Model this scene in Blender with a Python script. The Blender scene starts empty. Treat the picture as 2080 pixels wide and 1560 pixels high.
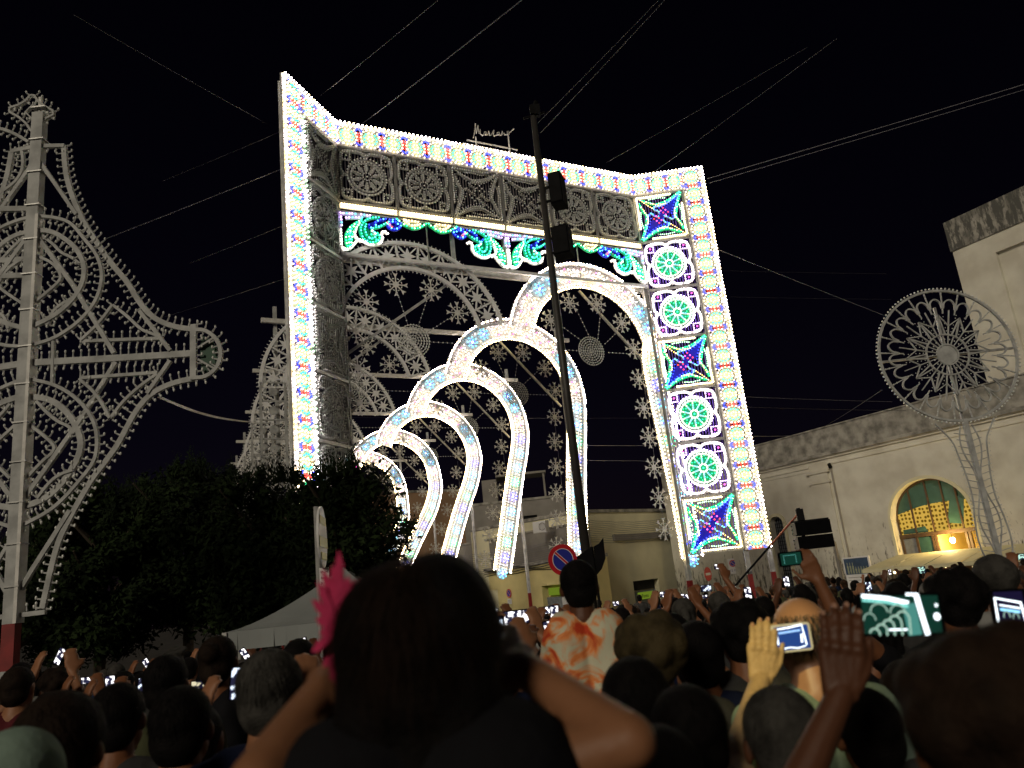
import bpy, bmesh, math, random
from mathutils import Vector, Matrix
random.seed(7)
sc = bpy.context.scene
COL = sc.collection

# ------------------------------------------------------------------ camera
FPX, PITCH, ROLL, CH = 1571.0, math.radians(14.4), math.radians(6.1), 2.15
f0 = Vector((0, math.cos(PITCH), math.sin(PITCH)))
r0 = Vector((1, 0, 0)); u0 = r0.cross(f0)
rr = r0*math.cos(ROLL) - u0*math.sin(ROLL)
uu = r0*math.sin(ROLL) + u0*math.cos(ROLL)
cam_d = bpy.data.cameras.new('camera'); cam = bpy.data.objects.new('camera', cam_d)
COL.objects.link(cam)
m = Matrix((rr, uu, -f0)).transposed().to_4x4(); m.translation = Vector((0, 0, CH))
cam.matrix_world = m
cam_d.sensor_width = 36; cam_d.lens = FPX/2080*36
cam_d.clip_start = .05; cam_d.clip_end = 600
cam_d.dof.use_dof = True; cam_d.dof.focus_distance = 20; cam_d.dof.aperture_fstop = 3.6
sc.camera = cam

# ------------------------------------------------------------------ world, dim night key, exposure
w = bpy.data.worlds.new('World'); sc.world = w; w.use_nodes = True
nt = w.node_tree; nt.nodes.clear()
bg = nt.nodes.new('ShaderNodeBackground'); out = nt.nodes.new('ShaderNodeOutputWorld')
sk = nt.nodes.new('ShaderNodeTexSky'); sk.sky_type = 'NISHITA'; sk.sun_disc = False
sk.sun_elevation = math.radians(35); sk.sun_rotation = math.radians(160)
tint = nt.nodes.new('ShaderNodeMix'); tint.data_type = 'RGBA'; tint.blend_type = 'MULTIPLY'
tint.inputs[0].default_value = 1; tint.inputs[7].default_value = (1.0, .50, .95, 1)
nt.links.new(sk.outputs[0], tint.inputs[6]); nt.links.new(tint.outputs[2], bg.inputs[0])
bg.inputs[1].default_value = .0006
nt.links.new(bg.outputs[0], out.inputs[0])
sd = bpy.data.lights.new('sun', 'SUN'); sd.energy = 1.2; sd.angle = math.radians(12); sd.color = (1, .88, .69)
so = bpy.data.objects.new('sun', sd); COL.objects.link(so)
so.rotation_euler = Vector((.42, 1, -.5)).to_track_quat('-Z', 'Y').to_euler()
sc.view_settings.view_transform = 'Standard'; sc.view_settings.look = 'None'
sc.view_settings.exposure = 0; sc.view_settings.gamma = 1; sc.view_settings.use_curve_mapping = False
cy = sc.cycles
cy.max_bounces = 4; cy.diffuse_bounces = 2; cy.glossy_bounces = 1; cy.transmission_bounces = 2
cy.transparent_max_bounces = 6; cy.caustics_reflective = False; cy.caustics_refractive = False
cy.sample_clamp_indirect = 3; cy.use_denoising = True; cy.use_light_tree = True
cy.denoising_prefilter = 'ACCURATE'

def ray(x, y):
    d = f0*FPX + rr*(x-1040) - uu*(y-780); return d/d.y
def atY(x, y, Y): return Vector((0, 0, CH)) + ray(x, y)*Y
def atZ(x, y, Z):
    d = ray(x, y); return Vector((0, 0, CH)) + d*((Z-CH)/d.z)
def onplane(x, y, o, n):
    d = ray(x, y); c = Vector((0, 0, CH)); return c + d*((o-c).dot(n)/d.dot(n))
def ground_z(Y):
    a = [(-60, .4), (1.3, .4), (3, .27), (6, .15), (12, -.15), (22, -.45), (500, -.45)]
    for (p, q), (r_, s) in zip(a, a[1:]):
        if Y <= r_: return q + (s-q)*(Y-p)/(r_-p)
    return -.45

# ------------------------------------------------------------------ materials
def nodes_mat(name):
    m = bpy.data.materials.new(name); m.use_nodes = True
    return m, m.node_tree, m.node_tree.nodes['Principled BSDF']
def mat(name, col, rough=.6, var=.25, scale=4, bump=0, metal=0, col2=None, spec=.4, detail=6):
    m, t, b = nodes_mat(name)
    b.inputs['Roughness'].default_value = rough; b.inputs['Metallic'].default_value = metal
    b.inputs['Specular IOR Level'].default_value = spec
    tc = t.nodes.new('ShaderNodeTexCoord'); no = t.nodes.new('ShaderNodeTexNoise')
    no.inputs['Scale'].default_value = scale; no.inputs['Detail'].default_value = detail
    t.links.new(tc.outputs['Object'], no.inputs['Vector'])
    rp = t.nodes.new('ShaderNodeValToRGB'); e = rp.color_ramp.elements
    c2 = col2 or tuple(c*(1-var) for c in col)
    e[0].position = .36; e[0].color = (*c2, 1); e[1].position = .62; e[1].color = (*col, 1)
    t.links.new(no.outputs['Fac'], rp.inputs[0]); t.links.new(rp.outputs[0], b.inputs['Base Color'])
    if bump:
        n2 = t.nodes.new('ShaderNodeTexNoise'); n2.inputs['Scale'].default_value = scale*6; n2.inputs['Detail'].default_value = 5
        t.links.new(tc.outputs['Object'], n2.inputs['Vector'])
        bp = t.nodes.new('ShaderNodeBump'); bp.inputs['Strength'].default_value = bump; bp.inputs['Distance'].default_value = .02
        t.links.new(n2.outputs['Fac'], bp.inputs['Height']); t.links.new(bp.outputs[0], b.inputs['Normal'])
    return m
def emit(name, col, s):
    m = bpy.data.materials.new(name); m.use_nodes = True; t = m.node_tree; t.nodes.clear()
    e = t.nodes.new('ShaderNodeEmission'); o = t.nodes.new('ShaderNodeOutputMaterial')
    e.inputs[0].default_value = (*col, 1); e.inputs[1].default_value = s; t.links.new(e.outputs[0], o.inputs[0])
    return m
M = {}
M['white'] = mat('white_painted_wood', (.72, .71, .68), .55, .2, 9, .1)
M['glowwhite'] = mat('glow_white_paint', (.86, .87, .88), .5, .1, 7, .1)  # white lightened to stand for bulb spill on the arches and beam
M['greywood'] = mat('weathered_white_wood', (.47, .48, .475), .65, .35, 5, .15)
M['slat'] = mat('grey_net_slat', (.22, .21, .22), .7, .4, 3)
M['bulb_off'] = mat('unlit_bulb_glass', (.75, .77, .74), .2, .1, 3, spec=.8)
M['metal'] = mat('galvanised_steel', (.45, .45, .44), .45, .3, 8, metal=.4)
M['dark'] = mat('dark_metal', (.009, .009, .010), .7, .3, 6, spec=.06)
M['red_band'] = mat('red_paint', (.25, .02, .02), .5, .3, 6)
M['greenglow'] = mat('green_glow_board', (.01, .42, .2), .5, .2, 5)  # glow of the green bulbs, painted on as a board
M['blueglow'] = mat('blue_glow_board', (.02, .02, .6), .5, .2, 5)  # glow of the blue bulbs, painted on as a board
M['violetboard'] = mat('violet_board', (.12, .06, .40), .5, .3, 5)
M['cable_thin'] = mat('dark_thin_cable', (.03, .03, .036), .5, .2, 4)
M['cable'] = mat('steel_cable', (.14, .14, .17), .5, .2, 4)
M['blackplastic'] = mat('black_plastic', (.004, .004, .005), .85, .3, 6, spec=.03)
W = emit('bulb_white', (1, .86, .86), 42.0)
Y_ = emit('bulb_warm', (1, .74, .36), 34.0)
W2 = emit('bulb_soft_white', (1, .88, .80), 8.0)
Y2 = emit('bulb_soft_warm', (1, .74, .36), 6.5)
AM = emit('bulb_amber', (1, .55, .1), 5.0)
GR = emit('bulb_green', (.03, 1, .36), 4.6)
CY = emit('bulb_cyan', (.12, .72, 1), 4.2)
BL = emit('bulb_blue', (.04, .07, 1), 4.0)
RD = emit('bulb_red', (1, .06, .04), 3.4)
MG = emit('bulb_magenta', (1, .10, .55), 4.0)
VI = emit('bulb_violet', (.62, .38, 1), 7)
LG = emit('bulb_pale_green', (.5, 1, .55), 5.0)
OFF = M['bulb_off']

# ------------------------------------------------------------------ mesh builder
class MB:
    def __init__(s): s.v = []; s.f = []; s.mi = []; s.mats = []
    def m(s, mt):
        if mt not in s.mats: s.mats.append(mt)
        return s.mats.index(mt)
    def face(s, pts, mt):
        b = len(s.v); s.v += [tuple(p) for p in pts]; s.f.append(tuple(range(b, b+len(pts)))); s.mi.append(s.m(mt))
    def box(s, x0, x1, y0, y1, z0, z1, mt):
        b = len(s.v)
        s.v += [(x0, y0, z0), (x1, y0, z0), (x1, y1, z0), (x0, y1, z0), (x0, y0, z1), (x1, y0, z1), (x1, y1, z1), (x0, y1, z1)]
        k = s.m(mt)
        for q in ((0, 3, 2, 1), (4, 5, 6, 7), (0, 1, 5, 4), (1, 2, 6, 5), (2, 3, 7, 6), (3, 0, 4, 7)):
            s.f.append(tuple(b+i for i in q)); s.mi.append(k)
    def strip(s, pts, wd, d, mt, y=0, closed=False):
        """a flat bar of in-plane width wd, depth d, along 2D points (x,z) in the plane y"""
        n = len(pts); P = [Vector((p[0], p[1])) for p in pts]; b = len(s.v); k = s.m(mt)
        for i, p in enumerate(P):
            a = P[(i-1) % n] if (closed or i > 0) else p; c = P[(i+1) % n] if (closed or i < n-1) else p
            t = (c-a); t = t.normalized() if t.length > 1e-6 else Vector((1, 0)); nn = Vector((-t.y, t.x))*wd/2
            for sg, yy in ((1, y-d/2), (-1, y-d/2), (-1, y+d/2), (1, y+d/2)):
                s.v.append((p.x+sg*nn.x, yy, p.y+sg*nn.y))
        for i in range(n if closed else n-1):
            j = (i+1) % n
            for q in range(4):
                q2 = (q+1) % 4
                s.f.append((b+4*i+q, b+4*i+q2, b+4*j+q2, b+4*j+q)); s.mi.append(k)
        if not closed:
            s.f.append((b, b+3, b+2, b+1)); s.mi.append(k)
            e = b+4*(n-1); s.f.append((e, e+1, e+2, e+3)); s.mi.append(k)
    def tube(s, pts, r, mt, n=6, r1=None):
        P = [Vector(p) for p in pts]; b = len(s.v); k = s.m(mt); N = len(P)
        for i, p in enumerate(P):
            t = (P[min(i+1, N-1)]-P[max(i-1, 0)]).normalized()
            a = t.cross(Vector((0, 0, 1))) if abs(t.z) < .95 else t.cross(Vector((1, 0, 0)))
            a.normalize(); c = t.cross(a); rad = r if r1 is None else r+(r1-r)*i/(N-1)
            for j in range(n):
                an = 2*math.pi*j/n; s.v.append(tuple(p+(a*math.cos(an)+c*math.sin(an))*rad))
        for i in range(N-1):
            for j in range(n):
                j2 = (j+1) % n
                s.f.append((b+i*n+j, b+i*n+j2, b+(i+1)*n+j2, b+(i+1)*n+j)); s.mi.append(k)
        s.f.append(tuple(b+j for j in range(n))[::-1]); s.mi.append(k)
        s.f.append(tuple(b+(N-1)*n+j for j in range(n))); s.mi.append(k)
    def disc(s, cx, cz, r, mt, y=0, d=.02, n=20, rz=None):
        b = len(s.v); k = s.m(mt); rz = rz or r
        for yy in (y-d/2, y+d/2):
            for j in range(n):
                a = 2*math.pi*j/n; s.v.append((cx+r*math.cos(a), yy, cz+rz*math.sin(a)))
        s.f.append(tuple(b+j for j in range(n))); s.mi.append(k)
        s.f.append(tuple(b+n+j for j in range(n))[::-1]); s.mi.append(k)
        for j in range(n):
            j2 = (j+1) % n; s.f.append((b+j2, b+j, b+n+j, b+n+j2)); s.mi.append(k)
    def poly(s, pts, mt, y=0, d=.02):
        n = len(pts); b = len(s.v); k = s.m(mt)
        ar = sum(pts[i][0]*pts[(i+1) % n][1]-pts[(i+1) % n][0]*pts[i][1] for i in range(n))
        if ar < 0: pts = pts[::-1]
        for yy in (y-d/2, y+d/2):
            for p in pts: s.v.append((p[0], yy, p[1]))
        s.f.append(tuple(b+j for j in range(n))); s.mi.append(k)
        s.f.append(tuple(b+n+j for j in range(n))[::-1]); s.mi.append(k)
        for j in range(n):
            j2 = (j+1) % n; s.f.append((b+j2, b+j, b+n+j, b+n+j2)); s.mi.append(k)
    def bulb(s, x, z, mt, r=.03, y=-.06):
        b = len(s.v); k = s.m(mt)
        s.v += [(x+r, y, z), (x-r, y, z), (x, y, z+r), (x, y, z-r), (x, y-r*1.2, z), (x, y+r*1.2, z)]
        for q in ((0, 2, 4), (2, 1, 4), (1, 3, 4), (3, 0, 4), (2, 0, 5), (1, 2, 5), (3, 1, 5), (0, 3, 5)):
            s.f.append(tuple(b+i for i in q)); s.mi.append(k)
    def sphere(s, c, r, mt, n=8, m_=6, sz=(1, 1, 1)):
        b = len(s.v); k = s.m(mt); c = Vector(c)
        for i in range(1, m_):
            th = math.pi*i/m_
            for j in range(n):
                a = 2*math.pi*j/n
                s.v.append((c.x+r*sz[0]*math.sin(th)*math.cos(a), c.y+r*sz[1]*math.sin(th)*math.sin(a), c.z+r*sz[2]*math.cos(th)))
        s.v += [(c.x, c.y, c.z+r*sz[2]), (c.x, c.y, c.z-r*sz[2])]; T = b+(m_-1)*n
        for i in range(m_-2):
            for j in range(n):
                j2 = (j+1) % n; s.f.append((b+i*n+j, b+(i+1)*n+j, b+(i+1)*n+j2, b+i*n+j2)); s.mi.append(k)
        for j in range(n):
            j2 = (j+1) % n
            s.f.append((T, b+j, b+j2)); s.mi.append(k)
            s.f.append((T+1, b+(m_-2)*n+j2, b+(m_-2)*n+j)); s.mi.append(k)
    def mesh(s, name, smooth=False):
        me = bpy.data.meshes.new(name); me.from_pydata(s.v, [], s.f)
        for mt in s.mats: me.materials.append(mt)
        me.polygons.foreach_set('material_index', s.mi)
        if smooth: me.polygons.foreach_set('use_smooth', [True]*len(s.f))
        me.update(); return me
    def obj(s, name, parent=None, smooth=False, kind=None, **kw):
        return link(name, s.mesh(name, smooth), parent, kind, **kw)
def link(name, data, parent=None, kind=None, loc=None, rot=None, scale=None):
    o = bpy.data.objects.new(name, data); COL.objects.link(o)
    if parent: o.parent = parent
    if kind: o['kind'] = kind
    if loc is not None: o.location = loc
    if rot is not None: o.rotation_euler = rot
    if scale is not None: o.scale = scale if hasattr(scale, '__len__') else (scale,)*3
    return o
def tag(o, label, cat, group=None):
    o['label'] = label; o['category'] = cat
    if group: o['group'] = group
    return o
def thing(name, label, cat, loc=(0, 0, 0), rz=0, group=None):
    return tag(link(name, None, loc=loc, rot=(0, 0, rz)), label, cat, group)

def resample(pts, sp, closed=False):
    P = [Vector((p[0], p[1])) for p in pts]
    if closed: P = P+[P[0]]
    L = [0]
    for a, b in zip(P, P[1:]): L.append(L[-1]+(b-a).length)
    n = max(1, round(L[-1]/sp)); o = []; k = 0
    for i in range(n if closed else n+1):
        d = L[-1]*i/n
        while k < len(L)-2 and L[k+1] < d: k += 1
        q = (d-L[k])/max(1e-9, L[k+1]-L[k]); o.append(P[k].lerp(P[k+1], min(1, max(0, q))))
    return o
def smooth2(pts, it=2, closed=False):
    P = [Vector((p[0], p[1])) for p in pts]
    for _ in range(it):
        Q = []
        n = len(P)
        rng = range(n) if closed else range(n-1)
        if not closed: Q.append(P[0])
        for i in rng:
            a, b = P[i], P[(i+1) % n]; Q += [a*.75+b*.25, a*.25+b*.75]
        if not closed: Q.append(P[-1])
        P = Q
    return P
def row(mb, pts, cols, sp=.11, r=.03, closed=False, y=-.06, j=.006):
    if not isinstance(cols, (list, tuple)): cols = [cols]
    for i, p in enumerate(resample(pts, sp, closed)):
        mb.bulb(p.x+random.uniform(-j, j), p.y+random.uniform(-j, j), cols[i % len(cols)] if random.random() > .012 else M['bulb_off'], r*random.uniform(.9, 1.08), y)
def arc(cx, cz, r, a0, a1, n=16, rz=None):
    rz = rz or r
    return [(cx+r*math.cos(math.radians(a0+(a1-a0)*i/n)), cz+rz*math.sin(math.radians(a0+(a1-a0)*i/n))) for i in range(n+1)]
# ================================================================== LIGHT PORTAL
W3 = emit('bulb_panel_white', (1, .86, .90), 14.0); Y3 = emit('bulb_panel_warm', (1, .76, .36), 12.0)
S = 1.69
def rot_if(v, x, z): return (z, x) if v else (x, z)
def border_meshes(L, nm, vert, H=.70, edge=0):
    """lit border panel; long axis x (or z when vert); edge: +1 row of bulbs on the far side, -1 on the near side"""
    F = MB(); B = MB(); wt = M['white']
    T = lambda x, z: rot_if(vert, x, z)
    def ST(pts, wd, d, mt, y=0): F.strip([T(*p) for p in pts], wd, d, mt, y)
    ST([(0, .03), (L, .03)], .06, .07, wt); ST([(0, H-.03), (L, H-.03)], .06, .07, wt)
    ST([(.025, .06), (.025, H-.06)], .05, .066, wt); ST([(L-.025, .06), (L-.025, H-.06)], .05, .066, wt)
    k = int(L/.1)
    for i in range(k):
        x = .08+(L-.16)*i/(k-1); ST([(x, .06), (x, H-.06)], .028, .012, wt, .05)
    p = L/nm
    def bb(x, z, c, r=.026):
        X, Z = T(x, z); B.bulb(X, Z, c, r)
    for q in range(nm):
        cx = p*(q+.5); cz = H/2
        ST(arc(cx, cz, p*.42, 0, 360, 16, H*.40), .03, .03, wt, .01)
        X_, Z_ = T(cx, cz); F.disc(X_, Z_, p*.37, wt, .03, .012, 16)
        for ex_ in (cx-p*.5+.02, cx+p*.5-.02):
            for z_ in (.12, H-.12): X_, Z_ = T(min(L-.1, max(.1, ex_)), z_); F.disc(X_, Z_, .075, wt, .038, .012, 8)
        bb(cx, cz, AM, .022)
        for a in range(6): bb(cx+.075*math.cos(a*1.047), cz+.075*math.sin(a*1.047), Y2, .024)
        for a in range(12):
            bb(cx+p*.27*math.cos(a*.5236+.26), cz+H*.26*math.sin(a*.5236+.26), GR if (a//2) % 3 != 1 else Y2, .031)
        for a in range(16):
            t = a*math.pi/8
            bb(cx+p*.42*math.cos(t), cz+H*.40*math.sin(t), W2 if a % 2 else Y2, .024)
        for sx in (-1, 1):
            ex = cx+sx*p*.5
            if 0.05 < ex < L-.05 or True:
                ex -= sx*.035
                for dz in (-.05, .05): bb(ex, cz+dz, RD, .036)
                for sz in (-1, 1):
                    bb(ex, cz+sz*.13, RD, .022); bb(ex-sx*.05, cz+sz*.29, Y2, .022)
                    for (dx, dz) in ((0, .24), (.05, .20)): bb(ex-sx*dx, cz+sz*dz*H/.7, BL, .031)
    if edge:
        z = H+.05 if edge > 0 else -.05
        ST([(0, z), (L, z)], .05, .05, M['metal'], .02)
        for pt in resample([(0.04, z), (L-.04, z)], .125): bb(pt.x, pt.y, W if random.random() < .6 else Y_, random.uniform(.029, .034))
    return F, B
def rosette_meshes(lit=True, s=S):
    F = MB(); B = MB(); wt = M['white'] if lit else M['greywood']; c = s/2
    col = lambda m: m if lit else OFF
    for a, b in (((0.02, .02), (s-.02, .02)), ((.02, s-.02), (s-.02, s-.02))): F.strip([a, b], .04, .07, M['metal'])
    for a, b in (((0.02, .04), (.02, s-.04)), ((s-.02, .04), (s-.02, s-.04))): F.strip([a, b], .04, .068, M['metal'])
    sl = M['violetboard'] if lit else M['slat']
    for i in range(17):
        x = .09+(s-.18)*i/16; F.strip([(x, .04), (x, s-.04)], .035, .012, sl, .06)
    # quatrefoil outline with cusps at the middle of each side
    o = []
    h = s/2-.10
    base = [(.03, h*.88), (.12, h*.99), (.36, h), (.60, h*.98), (h*.98, .60), (h, .36), (h*.99, .12), (h*.88, .03)]
    q4 = []
    for k in range(4):
        a = -k*math.pi/2
        for (x, z) in base: q4.append((c+x*math.cos(a)-z*math.sin(a), c+x*math.sin(a)+z*math.cos(a)))
    out = smooth2(q4, 1, True)
    F.strip(out, .085, .05, wt, .0, True)
    row(B, out, [col(W3), col(W3), col(W2)], .075, .026, True)
    for k in range(4):
        a = k*math.pi/2; F.strip([(c+.52*math.cos(a), c+.52*math.sin(a)), (c+(h)*math.cos(a), c+h*math.sin(a))], .06, .04, wt, .002)
    for rr_, wd in ((.53, .05), (.44, .06)): F.strip(arc(c, c, rr_, 0, 345, 23), wd, .03, wt, .005, True)
    row(B, arc(c, c, .56, 0, 354, 60), col(W3), .095, .033, True)
    row(B, arc(c, c, .455, 0, 354, 60), col(W if not lit else LG), .095, .027, True)
    if lit: F.disc(c, c, .43, M['greenglow'], .03, .016, 28)
    for k in range(10):
        a = k*math.pi/5+.31; d = Vector((math.cos(a), math.sin(a))); n = Vector((-d.y, d.x))
        if lit: 
            F.strip([(c+d.x*.12, c+d.y*.12), (c+d.x*.42, c+d.y*.42)], .05, .02, wt, .01)
        else:
            pp = [(c+d.x*t+n.x*w_, c+d.y*t+n.y*w_) for t, w_ in ((.12, 0), (.27, .065), (.42, .02), (.42, -.02), (.27, -.065))]
            F.poly(pp, wt, 0, .03)
        for t in (.20, .275, .35, .41): B.bulb(c+d.x*t, c+d.y*t, col(LG if t > .3 else CY), .022)
        B.bulb(c+d.x*.30+n.x*.075, c+d.y*.30+n.y*.075, col(GR), .02); B.bulb(c+d.x*.37-n.x*.085, c+d.y*.37-n.y*.085, col(GR), .02)
    row(B, arc(c, c, .12, 0, 330, 12), col(W2), .07, .025, True); B.bulb(c, c, col(GR), .03)
    for sx in (-1, 1):
        for sz in (-1, 1):
            x = c+sx*.565; z = c+sz*.565
            F.strip([(x-.11, z-.11), (x+.11, z-.11), (x+.11, z+.11), (x-.11, z+.11)], .05, .03, wt, 0, True)
            row(B, [(x-.11, z-.11), (x+.11, z-.11), (x+.11, z+.11), (x-.11, z+.11)], col(VI), .073, .023, True)
            B.bulb(x, z, col(MG), .035)
    return F, B
def star_meshes(lit=True, s=S, flip=False):
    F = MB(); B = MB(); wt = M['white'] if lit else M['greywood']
    col = lambda m: m if lit else OFF
    X = (lambda p: (s-p[0], p[1])) if flip else (lambda p: (p[0], p[1]))
    for a, b in (((0.02, .02), (s-.02, .02)), ((.02, s-.02), (s-.02, s-.02))): F.strip([a, b], .04, .07, M['metal'])
    for a, b in (((0.02, .04), (.02, s-.04)), ((s-.02, .04), (s-.02, s-.04))): F.strip([a, b], .04, .068, M['metal'])
    for i in range(17):
        x = .09+(s-.18)*i/16; F.strip([(x, .04), (x, s-.04)], .035, .012, M['violetboard'] if lit else M['slat'], .06)
    U_ = lambda x, z: X((x*s, z*s))
    def P(pts, it=2): return smooth2([U_(*p) for p in pts], it)
    # four concave sides of a four-pointed star whose long diagonal runs lower left - upper right
    quarter = [(.5, .645), (.40, .70), (.44, .60), (.35, .57), (.30, .45), (.22, .25), (.09, .06)]
    q1 = [(.07, .05), (.28, .20), (.50, .28), (.60, .26), (.64, .34), (.54, .37), (.53, .44)]
    q2 = [(.07, .05), (.17, .28), (.24, .46), (.22, .54), (.30, .60), (.36, .53), (.44, .50)]
    mir = lambda q: [(1-x, 1-z) for x, z in q]
    if lit:
        F.poly([U_(*p) for p in [(.10, .09), (.30, .24), (.47, .33), (.40, .42), (.32, .47), (.22, .30)]], M['blueglow'], .035, .016)
        F.poly([U_(*p) for p in [(.90, .91), (.70, .76), (.53, .67), (.60, .58), (.68, .53), (.78, .70)]], M['blueglow'], .035, .016)
        F.poly([U_(*p) for p in [(.38, .44), (.47, .35), (.62, .56), (.53, .65)]], M['blueglow'], .037, .016)
    for q in (q1, q2, mir(q1), mir(q2)):
        pp = P(q); F.strip(pp, .035, .03, wt, .005)
        row(B, pp, [col(CY), col(CY), col(BL)], .07, .024)
        F.strip(pp, .012, .02, wt, .03)
    for q in (q1, q2, mir(q1), mir(q2)):
        row(B, [U_(.5+(x-.5)*.82, .5+(z-.5)*.82) for x, z in q[:4]], col(BL), .1, .024)
    # red and magenta cluster on the short diagonal's cross
    for i in range(5):
        for j in range(3):
            x = .36+.07*i*.75+.045*(j-1); z = .38+.07*i*.75-.05*(j-1)
            if i == 2: continue
            B.bulb(*U_(x+.03, z+.03), col(MG if (i+j) % 2 else RD), .03)
    # green and amber swags in the two free corners
    sw = [[(.10, .82), (.14, .66), (.22, .56), (.17, .38), (.12, .22), (.04, .06)],
          [(.16, .88), (.34, .80), (.42, .76), (.62, .80), (.78, .87), (.93, .97)]]
    sw2 = [[(.13, .74), (.19, .60), (.24, .52), (.21, .38)], [(.24, .84), (.38, .77), (.48, .74), (.62, .76)]]
    sw3 = [[(.05, .93), (.06, .7), (.05, .5), (.05, .28)], [(.07, .95), (.3, .94), (.5, .95), (.74, .95)]]
    for k in (0, 1):
        for q in sw + [mir(t) for t in sw]:
            pp = P(q); 
            if k == 0: F.strip(pp, .085, .03, M['greenglow'] if lit else wt, .008)
            else: row(B, pp, [col(GR), col(GR), col(LG)], .075, .025)
    for q in sw2 + [mir(t) for t in sw2]: row(B, P(q), [col(Y2), col(AM)], .08, .024); F.strip(P(q), .05, .02, wt, .012)
    for q in sw3 + [mir(t) for t in sw3]:
        F.strip(P(q, 1), .07, .03, wt, .004); row(B, P(q, 1), [col(Y3), col(Y3), col(W2)], .075, .03)
    for q in ([(.10, .93), (.22, .80), (.34, .69)],): 
        for qq in (q, mir(q)): row(B, P(qq, 1), [col(AM), col(Y2)], .08, .024)
    for (a, b) in (((.88, .06), (.96, .14)),): row(B, [U_(*a), U_(*b)], col(AM), .06, .024)
    row(B, P([(.11, .30), (.08, .45), (.10, .62)], 1), col(LG), .07, .024); row(B, P([(.30, .88), (.45, .90), (.62, .88)], 1), col(LG), .07, .024)
    row(B, P(mir([(.11, .30), (.08, .45), (.10, .62)]), 1), col(LG), .07, .024); row(B, P(mir([(.30, .88), (.45, .90), (.62, .88)]), 1), col(LG), .07, .024)
    return F, B
def put(FB, name, parent, x, z, y=0, rz=0, bname='bulbs', lab=None):
    """FB: (frame mesh, bulb mesh)"""
    o = link(name, FB[0], parent, loc=(x, y, z), rot=(0, 0, rz))
    if lab: o['label'] = lab
    if FB[1]: link(bname, FB[1], o, kind='stuff')
    return o
def meshes(FB, n): return (FB[0].mesh(n), FB[1].mesh(n+'_bulbs'))

P0 = Vector((-4.86, 16.64, 0)); P1 = Vector((-4.14, 18.84, 0)); P2 = Vector((4.72, 23.75, 0)); P3 = Vector((7.12, 23.6, 0))
portal = thing('light_portal', 'giant portal outlined in white lights with two angled side wings, behind the crowd', 'light portal', (P1.x, P1.y, 0))
def frame(a, b):
    e = math.atan2((b-a).y, (b-a).x); return a-P1, e
LC = (P2-P1).length; LW = (P3-P2).length
ros_on, ros_off = meshes(rosette_meshes(True), 'rosette_panel'), meshes(rosette_meshes(False), 'unlit_rosette_panel')
star_on, star_off = meshes(star_meshes(True), 'star_panel'), meshes(star_meshes(False), 'unlit_star_panel')
def place(a, ang, FB, name, x, z, y=0, lab=None):
    c, s = math.cos(ang), math.sin(ang)
    o = put(FB, name, portal, a.x+c*x-s*y, z, a.y+s*x+c*y, ang, lab=lab)
    if 'panel' in name: o.rotation_euler.y = random.uniform(-.0035, .0035)
    return o
# --- centre
a, an = frame(P1, P2)
seg = LC/3
bm_c = meshes(border_meshes(seg, 5, False, edge=1), 'border_panel')
for k in range(3): place(a, an, bm_c, 'border_panel', k*seg, 14.26, lab='lit border panel with green rings and red studs, top of the portal' if k == 0 else None)
for k in range(6):
    FB = star_off if k in (2, 3) else ros_off
    place(a, an, FB, 'lattice_panel', k*LC/6, 12.56)
def bar_meshes(L):
    F = MB(); B = MB(); F.strip([(0.02, .15), (L-.02, .15)], .16, .05, M['white']); F.strip([(0, .25), (L, .25)], .03, .06, M['metal']); F.strip([(0, -.005), (L, -.005)], .03, .06, M['metal'])
    for pt in resample([(.08, .19), (L-.08, .19)], .075): B.bulb(pt.x, pt.y, Y3, .028)
    for pt in resample([(.08, .11), (L-.08, .11)], .075): B.bulb(pt.x, pt.y, Y3, .028)
    return F, B
lb = meshes(bar_meshes(LC/6), 'light_bar')
for k in range(6): place(a, an, lb, 'light_bar', k*LC/6, 12.28)
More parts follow.
